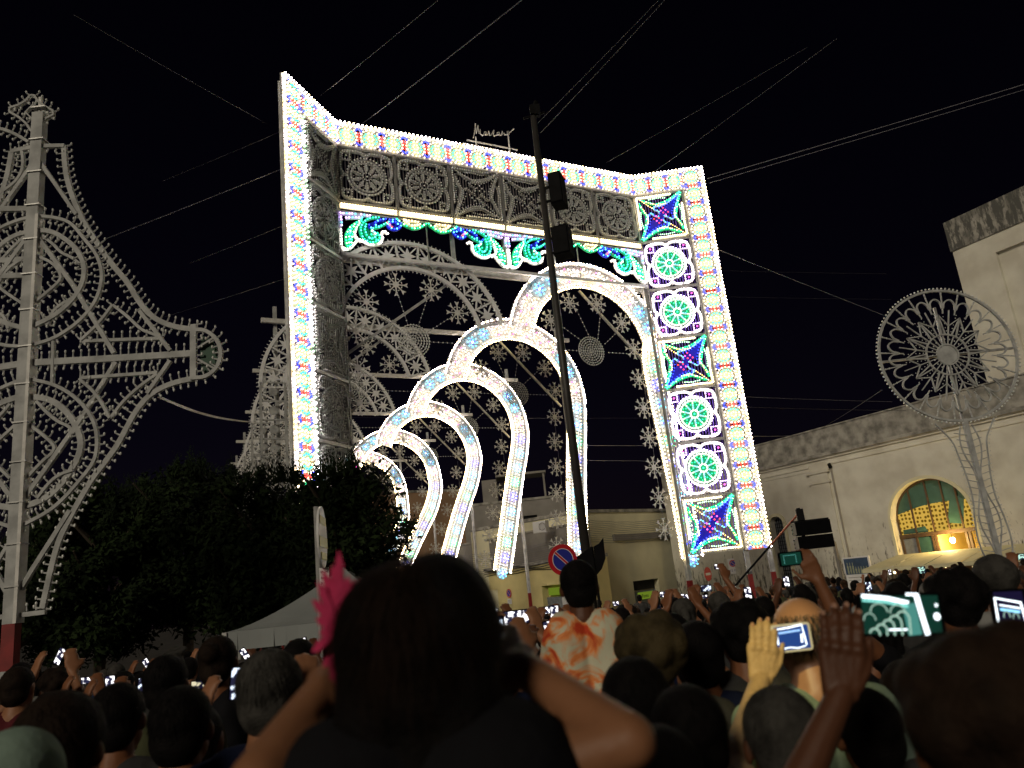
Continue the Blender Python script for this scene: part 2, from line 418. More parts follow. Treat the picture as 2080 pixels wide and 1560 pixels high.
# scroll valance traced as curves (s 0..1 across, t 0..1 down)
def scroll_meshes(L, H, mirror_only=False):
    F = MB(); B = MB(); wt = M['white']
    def C(x, y): 
        s_ = (x-20)/1930; t_ = (y-(150+.165*(x-20)))/(500+50*s_)
        return (s_*L, H*(1-t_))
    half = {
     'gr': [[(250, 270), (150, 340), (90, 430), (75, 520), (90, 620), (110, 650), (135, 580), (140, 480), (170, 400), (250, 290)], [(185,330),(115,430),(105,530),(112,610)]],
     'ww': [[(30, 400), (30, 520), (32, 640), (60, 655)], [(210, 340), (170, 440), (180, 500), (210, 520), (240, 560)], [(55, 640), (110, 655), (180, 560), (205, 530)], [(250,540),(310,600),(380,610),(450,580)]],
     'gc': [[(440, 240), (340, 240), (270, 300), (235, 380), (245, 480), (290, 560), (370, 580), (430, 550), (445, 480), (400, 440), (350, 430), (370, 380), (430, 370), (500, 330), (545, 300)], [(400,480),(380,520),(330,520)]],
     'wh': [[(440, 580), (475, 520), (460, 450), (490, 420), (530, 460)], [(360, 420), (390, 455)]],
     'bl': [[(520, 260), (440, 270), (395, 310), (405, 345)], [(560, 270), (640, 265), (685, 320), (680, 370), (620, 410), (560, 390), (530, 340), (560, 300), (620, 290), (645, 330)], [(330, 340), (350, 380)]],
     'mg': [[(530, 310), (560, 340), (580, 370)]],
     'gr2': [[(640, 260), (700, 320), (760, 370), (830, 400), (900, 380), (970, 325)]],
     'am': [[(720, 270), (790, 350), (850, 350), (900, 330)], [(740, 275), (880, 300)]],
     'gx': [[(300, 330), (280, 400), (300, 490), (350, 530)], [(350, 470), (390, 500), (400, 540)], [(130, 400), (125, 470), (120, 560)]],
     'vi': [[(35, 180), (130, 185), (240, 195), (345, 215)], [(35, 230), (40, 280), (40, 340)], [(90, 240), (170, 235), (260, 240)]],
    }
    colr = {'gx': [GR, CY], 'gr': [GR, LG], 'ww': [W2], 'gc': [GR, CY], 'wh': [W2], 'bl': [BL, CY], 'mg': [RD, MG], 'gr2': [GR, LG], 'am': [Y2], 'vi': [VI, VI, CY]}
    for sg in (0, 1):
        mx = (lambda p: (L-p[0], p[1])) if sg else (lambda p: p)
        for k, ls in half.items():
            for q in ls:
                pts = [mx(C(*p)) for p in q]; pts = smooth2(pts, 2)
                F.strip(pts, .085, .03, M['greenglow'] if k in ('gr', 'gc', 'gr2', 'gx') else M['blueglow'] if k == 'bl' else wt, .0)
                row(B, pts, colr[k], .085, .028)
        F.poly([mx(C(*p)) for p in half['gr'][0][:9]], M['greenglow'], .035, .015)
        F.poly([mx(C(*p)) for p in [(270, 310), (240, 400), (255, 480), (300, 560), (380, 570), (430, 530), (400, 450), (340, 440), (330, 340)]], M['greenglow'], .035, .015)
        F.poly([mx(C(*p)) for p in [(560, 280), (640, 280), (670, 330), (660, 380), (610, 395), (550, 370), (540, 310)]], M['blueglow'], .035, .015)
        F.poly([mx(C(*p)) for p in [(350, 300), (440, 260), (520, 262), (470, 320), (400, 345), (345, 380)]], M['blueglow'], .036, .015)
        F.poly([mx(C(*p)) for p in [(650, 270), (760, 360), (830, 390), (900, 370), (965, 322)]], M['greenglow'], .035, .015)
    F.strip([(L/2, H*.98), (L/2, 0.0)], .03, .03, M['metal'], .05)
    F.strip([(0.02, 0), (.02, H)], .05, .06, wt); F.strip([(L-.02, 0), (L-.02, H)], .05, .06, wt)
    return F, B
scr = meshes(scroll_meshes(LC/2, 1.12), 'scroll_valance')
for k in range(2): place(a, an, scr, 'scroll_valance', k*LC/2, 11.13)
mb = MB(); mb.strip([(0, 0), (LC, 0)], .09, .10, M['glowwhite']); mbm = mb.mesh('cross_beam')
place(a, an, (mbm, None), 'cross_beam', 0, 11.02)
mb = MB(); mb.strip([(0, 0), (LC, 0)], .07, .1, M['greywood']); mb.strip([(0, .09), (LC, .09)], .03, .03, M['white'], .02); mbm = mb.mesh('lattice_rail')
place(a, an, (mbm, None), 'lattice_rail', 0, 14.22, .10)
# --- right wing
a, an = frame(P2, P3); BW = .70
place(a, an, meshes(border_meshes(LW-BW, 3, False, edge=1), 'border_panel'), 'border_panel', 0, 14.26)
nseg = 4; sh = (15.0-2.40)/nseg
bm_v = meshes(border_meshes(sh, 5, True, edge=1), 'border_column')
for k in range(nseg): place(a, an, bm_v, 'border_panel', LW-BW-.05, 2.40+k*sh)
mb = MB(); B = MB(); mb.strip([(0, 0), (BW, 0)], .05, .05, M['metal'])
for p in resample([(0, .0), (BW, 0)], .125): B.bulb(p.x, p.y, W, .032)
place(a, an, meshes((mb, B), 'top_bulb_rail'), 'bulb_rail', LW-BW-.02, 15.01)
for k in range(7):
    FB = star_on if k in (0, 3, 6) else ros_on
    o = place(a, an, FB, 'star_panel' if k in (0, 3, 6) else 'rosette_panel', 0.0, 2.42+k*S)
    o.scale = ((LW-BW-.07)/S, 1, 1)
# --- left wing
a, an = frame(P0, P1)
for k in range(nseg):
    fb = bm_v; o = place(a, an, fb, 'border_panel', .70, 2.40+k*sh, 0); o.scale = (-1, 1, 1)
place(a, an, meshes(border_meshes(LW-BW, 3, False, edge=1), 'border_panel'), 'border_panel', BW+.02, 14.26)
mb = MB(); B = MB(); mb.strip([(0, 0), (BW, 0)], .05, .05, M['metal'])
for p in resample([(0, .0), (BW, 0)], .125): B.bulb(p.x, p.y, W, .032)
place(a, an, meshes((mb, B), 'top_bulb_rail'), 'bulb_rail', 0, 15.01)
mb = MB(); B = MB(); mb.strip([(0, 2.4), (0, 14.2)], .05, .05, M['white'])
for p in resample([(0, 2.45), (0, 14.2)], .14): B.bulb(p.x, p.y, LG if random.random() < .35 else W, .036)
place(a, an, meshes((mb, B), 'inner_bulb_rail'), 'bulb_rail', .75, 0)
for k in range(7):
    FB = star_off if k in (0, 3, 6) else ros_off
    o = place(a, an, FB, 'lattice_panel', .80, 2.42+k*S); o.scale = ((LW-.84)/S, 1, 1)
# extra dense net behind the left wing and centre lattice: many thin rods
# --- posts
def post_mesh(top, wd=.13, red=(.1, 1.7)):
    mb = MB(); z0 = -.8
    for x0, x1, mt in ((z0, red[0], M['greywood']), (red[0], red[1], M['red_band']), (red[1], top, M['greywood'])):
        mb.box(-wd/2, wd/2, -wd/2, wd/2, x0, x1, mt)
    return mb.mesh('post')
pm = post_mesh(14.9)
for (Pa, Pb, xs) in ((P1, P2, (0.03, 3.36, 5.06, 6.75, LC-.03)), (P2, P3, (LW-BW-.02, LW-.04)), (P0, P1, (.12, BW+.06))):
    a, an = frame(Pa, Pb)
    for x in xs:
        if (Pa is P1 and .5 < x < LC-.5):
            mb = MB(); mb.box(-.05, .05, -.05, .05, 11.05, 14.9, M['greywood'])
            place(a, an, (mb.mesh('upright'), None), 'upright', x, 0, .17)
        else: place(a, an, (pm, None), 'post', x, 0, .14)
# --- maker's name in script and its railing, on top
a, an = frame(P1, P2); nrm = Vector((math.sin(an), -math.cos(an), 0)); Uc = Vector((math.cos(an), math.sin(an), 0))
def pz(x, y):
    q = onplane(930+x/13.87, 230+y/13.87, P1, nrm); return ((q-P1).dot(Uc), q.z)
sg = thing('maker_name_sign', 'thin handwritten style name sign in wire script above the portal top edge', 'sign', (P1.x, P1.y, 15.0), an)
word = [(430, 700), (470, 560), (497, 290), (500, 480), (515, 580), (572, 340), (580, 480), (595, 570), (625, 450), (640, 600), (700, 630), (740, 590)]
word2 = [(795, 525), (750, 530), (735, 580), (770, 610), (795, 540), (810, 610), (850, 600), (875, 505), (885, 545), (900, 620), (950, 610), (1015, 480), (1000, 600), (1030, 655), (1090, 610)]
word3 = [(1165, 535), (1110, 550), (1105, 610), (1150, 615), (1170, 550), (1190, 635), (1230, 610), (1250, 515), (1255, 610), (1300, 560), (1315, 610), (1370, 600), (1440, 600), (1440, 510), (1390, 520), (1400, 580), (1480, 540), (1575, 440)]
mb = MB()
for wd in (word, word2, word3):
    pts = [(p[0], p[1]-15) for p in (pz(*q) for q in wd)]
    mb.tube([(p[0], 0, p[1]) for p in pts], .02, M['white'], 5)
mb.obj('lettering', sg)
mb = MB()
for p, q, r_ in (((270, 730), (1700, 1010), .03), ((180, 820), (1850, 1160), .016), ((200, 930), (1890, 1290), .016), ((520, 640), (560, 1060), .03), ((1440, 600), (1500, 1260), .03), ((180, 800), (200, 930), .015), ((1850, 1150), (1880, 1290), .015)):
    A_, B_ = pz(*p), pz(*q); mb.tube([(A_[0], .05, A_[1]-15), (B_[0], .05, B_[1]-15)], r_, M['metal'], 5)
mb.obj('support_rail', sg)

# ================================================================== ARCH STATIONS
U = Vector((math.cos(math.radians(29.5)), math.sin(math.radians(29.5)), 0))
STN = [  # right cross position, ring shift, leg outer edge (u, z)
 ((4.72, 23.95), -.22, [(5.62, 8.7), (5.70, 6), (5.75, 4), (5.80, 2.4)]),
 ((2.02, 28.26), .15, [(5.88, 8.6), (5.84, 7.6), (5.55, 5.4), (5.40, 4.0), (5.25, 2.6)]),
 ((-.08, 33.45), .05, [(5.88, 8.6), (5.76, 7.7), (5.42, 6.6), (5.07, 5.3), (4.75, 4.1), (4.33, 2.6)]),
 ((-2.6, 39.62), .10, [(5.88, 8.6), (5.62, 7.35), (5.12, 6.3), (4.60, 5.1), (4.05, 3.7), (3.7, 2.7)]),
 ((-5.3, 45.71), -.05, [(5.90, 8.6), (5.85, 7.9), (5.40, 6.7), (4.95, 6.0), (4.0, 4.5), (3.3, 3.2)]),
 ((-8.0, 51.8), -.35, [(5.88, 8.5), (5.72, 7.2), (5.25, 6.1), (4.5, 5.0), (3.9, 3.9)]),
]
RO, RI, ZC, UC = 2.84, 2.10, 8.75, 3.0
def flower(B, x, z, r=.2, c1=None, on=True):
    c1 = c1 or CY
    for k in range(8):
        a = k*math.pi/4; B.bulb(x+r*math.cos(a), z+r*math.sin(a), c1 if on else OFF, .03)
        B.bulb(x+r*.55*math.cos(a+.39), z+r*.55*math.sin(a+.39), (c1 if k % 2 else BL) if on else OFF, .026)
    B.bulb(x, z, W2 if on else OFF, .035)
def ring_meshes(side, lit):
    """side +1: right ring, -1: left ring"""
    F = MB(); B = MB(); wt = M['white'] if lit else M['glowwhite']; sx = side
    X = lambda pts: [(sx*p[0], p[1]) for p in pts]
    end = 166
    o = arc(UC, ZC, RO, 0, end, 40); i = arc(UC, ZC, RI, 0, end, 34)
    for pp in (o, i):
        F.strip(X(pp), .07 if lit else .10, .09, wt)
    if lit:
        for q in range(84):
            t = math.radians(end*(q+.5)/84); c_, s_ = math.cos(t), math.sin(t)
            F.strip(X([(UC+(RI+.05)*c_, ZC+(RI+.05)*s_), (UC+(RO-.05)*c_, ZC+(RO-.05)*s_)]), .078, .012, M['glowwhite'], .045)  # white backing widened to near full cover for the blown-out bulb glow
        for rad in (RI+.25, RO-.25): F.strip(X(arc(UC, ZC, rad, 0, end, 40)), .05, .02, M['glowwhite'], .025)
    co = (lambda m: m if lit else OFF)
    if lit:
        row(B, X(arc(UC, ZC, RO+.02, 0, end, 60)), [co(W), co(W), co(Y_)], .125, .036)
        row(B, X(arc(UC, ZC, RI-.03, 0, end, 60)), [co(Y_)], .11, .035, y=-.04)
        row(B, X(arc(UC, ZC, RI+.06, 0, end, 60)), [co(Y2), co(W2)], .12, .03)
    else:
        for rad, dr in ((RO, .09), (RI, -.09)):
            n = int(rad*math.radians(end)/.125)
            for k in range(n+1):
                a = math.radians(end*k/n); c, s = math.cos(a), math.sin(a)
                F.strip(X([(UC+(rad+dr*.35)*c, ZC+(rad+dr*.35)*s), (UC+(rad+dr)*c, ZC+(rad+dr)*s)]), .018, .02, wt)
                B.bulb(sx*(UC+(rad+dr*1.2)*c), ZC+(rad+dr*1.2)*s, OFF, .022, 0)
    ncell = 12
    for k in range(ncell+1):
        a = math.radians(end*k/ncell); c, s = math.cos(a), math.sin(a)
        if not lit:
            F.strip(X([(UC+RI*c, ZC+RI*s), (UC+RO*c, ZC+RO*s)]), .05, .05, wt, .003)
        if k == ncell: break
        am = math.radians(end*(k+.5)/ncell); c, s = math.cos(am), math.sin(am); cx, cz = UC+(RO+RI)/2*c, ZC+(RO+RI)/2*s
        if lit:
            if k in (1, 2, 8, 9): 
                F.disc(sx*cx, cz, .25, M['white'], .035, .016, 12); flower(B, sx*cx, cz, .19)
            else:
                for q in range(10):
                    t = q*math.pi/5; B.bulb(sx*(cx+.21*math.cos(t)), cz+.21*math.sin(t), [W3, Y2, W3, MG, W2][q % 5], .028)
                    if q % 2: B.bulb(sx*(cx+.1*math.cos(t)), cz+.1*math.sin(t), Y2, .024)
            for q in (-1, 1):
                t = am+q*math.radians(end/ncell*.5); B.bulb(sx*(UC+(RO-.2)*math.cos(t)), ZC+(RO-.2)*math.sin(t), W2, .026); B.bulb(sx*(UC+(RI+.2)*math.cos(t)), ZC+(RI+.2)*math.sin(t), Y2, .026)
        else:
            # four-pointed star with curved struts
            st = []
            for q in range(8):
                t = q*math.pi/4+am; rd = .25 if q % 2 == 0 else .09
                st.append((sx*(cx+rd*math.cos(t)), cz+rd*math.sin(t)))
            F.poly(st, wt, 0, .03)
            for q in range(4):
                t = q*math.pi/2+math.pi/4+am
                F.strip([(sx*(cx+.05*math.cos(t)), cz+.05*math.sin(t)), (sx*(cx+.38*math.cos(t)), cz+.38*math.sin(t))], .04, .03, wt, .004)
                for e in (-.5, 0, .5):
                    B.bulb(sx*(cx+.27*math.cos(t+e)), cz+.27*math.sin(t+e), OFF, .028, -.03)
    return F, B
def leg_meshes(pts, lit, side=1, shf=0):
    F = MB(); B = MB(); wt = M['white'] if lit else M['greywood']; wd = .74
    P = smooth2([(5.84+shf, 8.9), (5.84+shf, 8.72)]+[(p[0]+(shf if i == 0 else shf*.4 if i == 1 else 0), p[1]) for i, p in enumerate(pts)], 2)
    def off(d):
        o = []
        for i, p in enumerate(P):
            t = P[min(i+1, len(P)-1)]-P[max(0, i-1)]; t.normalize(); n = Vector((t.y, -t.x))   # towards the inside
            if n.x > 0: n = -n
            o.append((side*(p.x+n.x*d), p.y+n.y*d))
        return o
    F.strip(off(0), .07, .09, wt); F.strip(off(wd), .07, .09, wt)
    if lit:
        for p_, q_ in zip(resample(off(.05), .105), resample(off(wd-.05), .105)): F.strip([p_, q_], .08, .012, M['glowwhite'], .045)
        for d_ in (.25, .49): F.strip(off(d_), .05, .02, M['glowwhite'], .025)
        row(B, off(-.02), [W, W, Y_], .115, .042); row(B, off(wd+.02), Y_, .10, .042, y=-.04); row(B, off(wd-.07), [Y2, W2], .12, .03)
        mid = resample(off(wd/2), .62)
        for k, p in enumerate(mid[1:]):
            flower(B, p.x, p.y-.1, .19, [CY, CY, BL, GR][(k*3+len(pts)) % 4]); F.disc(p.x, p.y-.1, .24, M['white'], .035, .016, 12)
        for d in (.2, .37, .54):
            for k, p in enumerate(resample(off(d), .13)): B.bulb(p.x, p.y, [W2, Y2][k % 2], .022)
    else:
        for p, q in zip(resample(off(0), .6), resample(off(wd), .6)):
            F.strip([p, q], .05, .05, wt, .003)
            F.disc((p.x+q.x)/2, (p.y+q.y)/2-.3, .14, wt, 0, .03, 8)
        row(B, off(-.06), OFF, .13, .028, y=0); row(B, off(wd+.06), OFF, .13, .028, y=0)
    return F, B
def snow_mesh():
    F = MB(); F.disc(0, 0, .085, M['white'], 0, .03, 14)
    for k in range(8):
        a = k*math.pi/4; c, s = math.cos(a), math.sin(a); n = (-s, c)
        F.strip([(c*.07, s*.07), (c*.24, s*.24)], .028, .025, M['white'], .002)
        r1 = .24
        F.poly([(c*r1-n[0]*.02, s*r1-n[1]*.02), (c*(r1+.10)-n[0]*.065, s*(r1+.10)-n[1]*.065), (c*(r1+.07), s*(r1+.07)), (c*(r1+.10)+n[0]*.065, s*(r1+.10)+n[1]*.065), (c*r1+n[0]*.02, s*r1+n[1]*.02)], M['white'], 0, .022)
        for sg_ in (-1, 1): F.bulb(c*.17+n[0]*.055*sg_, s*.17+n[1]*.055*sg_, OFF, .02, 0)
    return F.mesh('snowflake')
def hub_meshes():
    F = MB(); B = MB()
    for k, r_ in enumerate((.06, .14, .22, .30, .38, .45)):
        F.strip(arc(0, 0, r_, 0, 350, 30), .022, .02, M['greywood'], 0, True)
        n = max(6, int(2*math.pi*r_/.085))
        for q in range(n): B.bulb(r_*math.cos(q*2*math.pi/n), r_*math.sin(q*2*math.pi/n), OFF, .024, -.03)
    for k in range(12): F.strip([(0, 0), (.45*math.cos(k*.5236), .45*math.sin(k*.5236))], .012, .015, M['greywood'], .004)
    return F, B
ring_r = meshes(ring_meshes(1, True), 'lit_ring'); ring_l = meshes(ring_meshes(-1, False), 'unlit_ring')
leg_l = meshes(leg_meshes([(5.84, 8), (5.84, 6), (5.84, 4), (5.84, 2.4)], False, -1), 'unlit_leg')
snow = snow_mesh(); hubm = meshes(hub_meshes(), 'medallion')
spokes = MB(); SPM = {}
def string_mesh(p, q):
    F = MB(); F.strip([p, q], .012, .012, M['cable'], 0)
    for pt in resample([p, q], .14): F.bulb(pt.x, pt.y, OFF, .024, 0)
    return F.mesh('bulb_string')
strings = []
for sx in (1, -1):
    for (a, r1) in ((112, 2.1), (75, 2.1), (147, 2.1), (38, 2.1), (0, 2.1), (180, 2.1)):
        c, s = math.cos(math.radians(a)), math.sin(math.radians(a))
        strings.append(string_mesh((sx*(UC+.46*c), ZC+.46*s), (sx*(UC+r1*c), ZC+r1*s)))
post2 = post_mesh(11.5, .11)
mb = MB(); mb.box(-5.75, 5.75, -.06, .06, 10.9, 11.04, M['white']); beamm = mb.mesh('cross_beam')
def brace(p, q):
    F = MB(); F.strip([p, q], .07, .06, M['greywood']); return F.mesh('brace')
braces = [brace((2.75, 10.8), (5.1, 8.35)), brace((-5.0, 8.2), (-1.6, 10.7))]
names = ['nearest double arch behind the portal, its lit half on the right with hanging snowflakes', 'second double arch from the portal, lit half crossed by the tall dark pole',
 'third double arch from the portal, lit leg ending in front of the yellow house', 'fourth double arch from the portal, lit leg running down behind the woman',
 'fifth double arch from the portal, lit leg beside the dark tree', 'farthest double arch, its lit leg half hidden by the tree']
for k, (rc, sh_, leg) in enumerate(STN):
    c = Vector((rc[0], rc[1], 0))-U*5.3
    st = thing('light_arch', names[k], 'light arch', (c.x, c.y, 0), math.radians(29.5), 'double light arches in a row')
    def sub(name, FB, x=0, z=0, y=0):
        o = link(name, FB[0] if isinstance(FB, tuple) else FB, st, loc=(x, y, z))
        if isinstance(FB, tuple) and FB[1]: link('bulbs', FB[1], o, kind='stuff')
        return o
    r_ = sub('arch_ring', ring_r, sh_); r_['label'] = 'lit arch ring with cyan flowers and warm inner edge'
    r_ = sub('arch_ring', ring_l); r_['label'] = 'unlit grey arch ring with star cut-outs'
    sub('arch_leg', meshes(leg_meshes(leg, True, 1, sh_), 'lit_leg'))
    sub('arch_leg', leg_l)
    sub('cross_beam', beamm, y=.12)
    for x in (-5.3, 5.3):
        if k == 0 and x > 0: continue
        sub('post', post2, x, 0, .25)
    if k > 0 or True:
        for sx in (-1, 1): sub('medallion', hubm, sx*UC+(sh_ if sx > 0 else 0), ZC, .02)
    for sm in strings: sub('bulb_string', sm, y=.05)
    for b_ in braces: sub('brace', b_, y=.2)
    for sx in (-1, 1):
        for a in (112, 75, 147, 38, 5):
            t = math.radians(a); rad = 1.62
            sub('snowflake', snow, sx*(UC+rad*math.cos(t))+(sh_ if sx > 0 else 0), ZC+rad*math.sin(t), -.03)
    lp = smooth2([(5.84, 8.75)]+leg, 2)
    for q in range(6):
        z = 7.9-.93*q
        if z < 2.8: break
        j = min(range(len(lp)), key=lambda i_: abs(lp[i_].y-z)); x = lp[j].x-.74-.5
        sub('snowflake', snow, x, z, -.03)
        if q < 2: sub('snowflake', snow, -(4.62), z, -.03)
    mbs = MB(); mbs.strip([(4.62, 8.5), (4.55, 3)], .008, .008, M['cable']); sub('hanging_wire', mbs.mesh('hanging_wire'), y=.0)
# ================================================================== GROUND, SKY SHEET, BUILDINGS
M['asphalt'] = mat('paving', (.075, .07, .065), .8, .4, 1.2, .2)
M['plaster'] = mat('aged_cream_plaster', (.72, .70, .60), .85, .22, .9, .25, col2=(.58, .55, .46), detail=10)
M['plaster2'] = mat('pale_plaster', (.76, .72, .50), .85, .15, .6, .15)
M['yellow'] = mat('yellow_plaster', (.74, .64, .30), .85, .18, .7, .15)
M['grime'] = mat('stained_stone', (.40, .385, .34), .9, .6, 2.1, .5, col2=(.17, .165, .145), detail=12)
M['ochre'] = mat('ochre_plaster', (.35, .22, .13), .85, .2, .7, .15)
M['greyplaster'] = mat('grey_plaster', (.27, .255, .23), .85, .25, .7, .15)
M['brown'] = mat('brown_frame', (.09, .055, .03), .5, .3, 5)
M['doorgrey'] = mat('grey_shutter', (.20, .22, .24), .6, .3, 6)
M['darkroom'] = mat('dark_interior', (.02, .02, .02), .9, .3, 2)
M['canvas'] = mat('cream_canvas', (.60, .56, .36), .8, .12, 2, .1)
M['tentcloth'] = mat('white_tent_canvas', (.25, .27, .27), .75, .12, 2, .1)
M['signwhite'] = mat('sign_white', (.75, .75, .75), .4, .06, 3)
M['signred'] = mat('sign_red', (.55, .02, .03), .4, .1, 3)
M['signblue'] = mat('sign_blue', (.03, .04, .35), .4, .1, 3)
M['signblack'] = mat('sign_black', (.02, .02, .025), .5, .1, 3)
M['winglow'] = emit('amber_window_light', (1, .62, .10), .38)
M['winglow2'] = emit('lit_room_light', (1, .66, .16), 1.5)
M['lampglow'] = emit('wall_lamp_glow', (1, .82, .42), 60)
M['glassgreen'] = mat('sea_green_glass', (.05, .12, .10), .25, .2, 3)

# plaster with vertical streak stains near the bottom
def stain(m, z0, z1, col):
    t = m.node_tree; b = t.nodes['Principled BSDF']; lk = b.inputs['Base Color'].links[0].from_socket
    tc = t.nodes.new('ShaderNodeTexCoord'); mp = t.nodes.new('ShaderNodeMapping'); mp.inputs['Scale'].default_value = (2.6, 2.6, .7)
    no = t.nodes.new('ShaderNodeTexNoise'); no.inputs['Scale'].default_value = 2.2; no.inputs['Detail'].default_value = 9; no.inputs['Roughness'].default_value = .72
    t.links.new(tc.outputs['Object'], mp.inputs[0]); t.links.new(mp.outputs[0], no.inputs['Vector'])
    sp = t.nodes.new('ShaderNodeSeparateXYZ'); t.links.new(tc.outputs['Object'], sp.inputs[0])
    mr = t.nodes.new('ShaderNodeMapRange'); mr.inputs[1].default_value = z0; mr.inputs[2].default_value = z1; mr.inputs[3].default_value = .16; mr.inputs[4].default_value = -.12
    t.links.new(sp.outputs[2], mr.inputs[0])
    ad = t.nodes.new('ShaderNodeMath'); ad.operation = 'ADD'; t.links.new(no.outputs['Fac'], ad.inputs[0]); t.links.new(mr.outputs[0], ad.inputs[1])
    rp = t.nodes.new('ShaderNodeValToRGB'); rp.color_ramp.elements[0].position = .60; rp.color_ramp.elements[1].position = .68
    t.links.new(ad.outputs[0], rp.inputs[0]); mx = t.nodes.new('ShaderNodeMix'); mx.data_type = 'RGBA'
    t.links.new(rp.outputs[0], mx.inputs[0]); t.links.new(lk, mx.inputs[6]); mx.inputs[7].default_value = (*col, 1)
    t.links.new(mx.outputs[2], b.inputs['Base Color'])
stain(M['plaster'], 0, 5, (.13, .12, .09)); stain(M['grime'], 12, 5, (.10, .10, .09))

mb = MB(); ys = [-60, -8, 1.3, 3, 6, 12, 22, 60, 300]
for a, b in zip(ys, ys[1:]):
    mb.face([(-250, a, ground_z(a)), (250, a, ground_z(a)), (250, b, ground_z(b)), (-250, b, ground_z(b))], M['asphalt'])
mb.obj('ground', kind='structure')

def wall_mesh(u0, u1, z0, z1, ops, mt, th=.45, mtr=None):
    """wall in local xz plane, front at y=0, with openings (ua, ub, za, zb, arch_rise)"""
    mb = MB(); mtr = mtr or mt
    cuts = {u0, u1}
    for (a, b, c, d, r) in ops:
        n = 20 if r else 1
        for i in range(n+1): cuts.add(round(a+(b-a)*i/n, 5))
    cuts = sorted(cuts)
    def top(o, u):
        a, b, c, d, r = o
        if not r: return d
        t = (u-(a+b)/2)/((b-a)/2); return d+r*math.sqrt(max(0, 1-t*t))
    for ua, ub in zip(cuts, cuts[1:]):
        um = (ua+ub)/2; os_ = sorted([o for o in ops if o[0] < um < o[1]], key=lambda o: o[2]); z = (z0, z0)
        for o in os_:
            if o[2] > z[0]+1e-4: mb.face([(ua, 0, z[0]), (ub, 0, z[1]), (ub, 0, o[2]), (ua, 0, o[2])], mt)
            z = (top(o, ua), top(o, ub))
            mb.face([(ua, 0, z[0]), (ub, 0, z[1]), (ub, th, z[1]), (ua, th, z[0])], mtr)
            if o[2] > z0+.01: mb.face([(ua, 0, o[2]), (ua, th, o[2]), (ub, th, o[2]), (ub, 0, o[2])], mtr)
        mb.face([(ua, 0, z[0]), (ub, 0, z[1]), (ub, 0, z1), (ua, 0, z1)], mt)
    for (a, b, c, d, r) in ops:
        for u in (a, b): mb.face([(u, 0, c), (u, 0, d), (u, th, d), (u, th, c)], mtr)
    mb.face([(u0, 0, z1), (u1, 0, z1), (u1, th, z1), (u0, th, z1)], mt)
    mb.face([(u0, 0, z0), (u0, 0, z1), (u0, th, z1), (u0, th, z0)], mt)
    mb.face([(u1, 0, z0), (u1, th, z0), (u1, th, z1), (u1, 0, z1)], mt)
    return mb
def building(name, label, A, B, mt):
    """A,B: world base corners (left,right); returns root, width"""
    e = math.atan2((B-A).y, (B-A).x)
    return thing(name, label, 'building', (A.x, A.y, 0), e), (Vector((B.x, B.y))-Vector((A.x, A.y))).length
def text_obj(body, size, mt, parent, loc, rz=0, name='lettering', ext=.003):
    fc = bpy.data.curves.new(name, 'FONT'); fc.body = body; fc.size = size; fc.extrude = ext; fc.resolution_u = 3
    t_ = bpy.data.objects.new('tmp', fc); COL.objects.link(t_); me = bpy.data.meshes.new_from_object(t_); bpy.data.objects.remove(t_)
    me.materials.clear(); me.materials.append(mt); return link(name, me, parent, loc=loc, rot=(math.pi/2, 0, rz))
# ---- right long building
W0 = atZ(1532, 907, 8); W1 = atZ(2009, 779, 8); W0.z = W1.z = 0
rb, _ = building('long_building', 'long single storey plastered building with one big lit arched window, at right', W0, W1, None)
ops = [(7.19, 10.89, -.8, 3.05, 1.67), (.15, 1.0, -.8, 3.75, .38)]
wall_mesh(-8, 34, -.8, 6.5, ops, M['plaster']).obj('wall', rb)
mb = MB()
mb.box(-8, 34, -.10, .5, 6.5, 6.62, M['plaster']); mb.box(-8, 34, -.22, .5, 6.62, 6.78, M['grime']); 
mb.obj('cornice', rb)
mb = MB(); mb.box(-8, 34, .02, .5, 6.78, 8.0, M['grime']); mb.box(-8, 34, -.04, .6, 8.0, 8.06, M['grime'])
r_ = mb.obj('parapet', rb); 
mb = MB(); mb.box(-8, 3.28, -.05, 0, 6.2, 6.27, M['plaster']); mb.box(4.38, 34, -.05, 0, 6.2, 6.27, M['plaster']); mb.box(-8, 3.28, -.03, 0, 6.02, 6.06, M['plaster']); mb.obj('moulding', rb)
mb = MB(); mb.box(3.3, 4.36, -.09, 0, -.8, 5.35, M['plaster']); mb.box(3.2, 4.46, -.14, 0, 5.35, 5.47, M['plaster']); mb.box(3.3, 4.36, -.11, 0, 5.47, 5.85, M['plaster']); mb.box(3.15, 4.5, -.17, 0, 5.85, 6.0, M['plaster'])
mb.obj('pilaster', rb)
mb = MB(); mb.tube([(4.62, -.07, 6.1), (4.62, -.07, 2.4), (4.68, -.07, 0), (4.68, -.07, -.8)], .045, M['greyplaster'], 6); mb.tube([(4.62, -.16, 6.22), (4.62, -.07, 6.0)], .09, M['dark'], 6); mb.obj('drainpipe', rb)
# arch surround
mb = MB(); a_ = [(7.12, -.8), (7.12, 3.05)]+arc(9.04, 3.05, 1.92, 180, 0, 24, 1.74)+[(10.96, 3.05), (10.96, -.8)]
mb.strip(a_, .14, .06, M['plaster2'], -.03); mb.obj('arch_surround', rb)
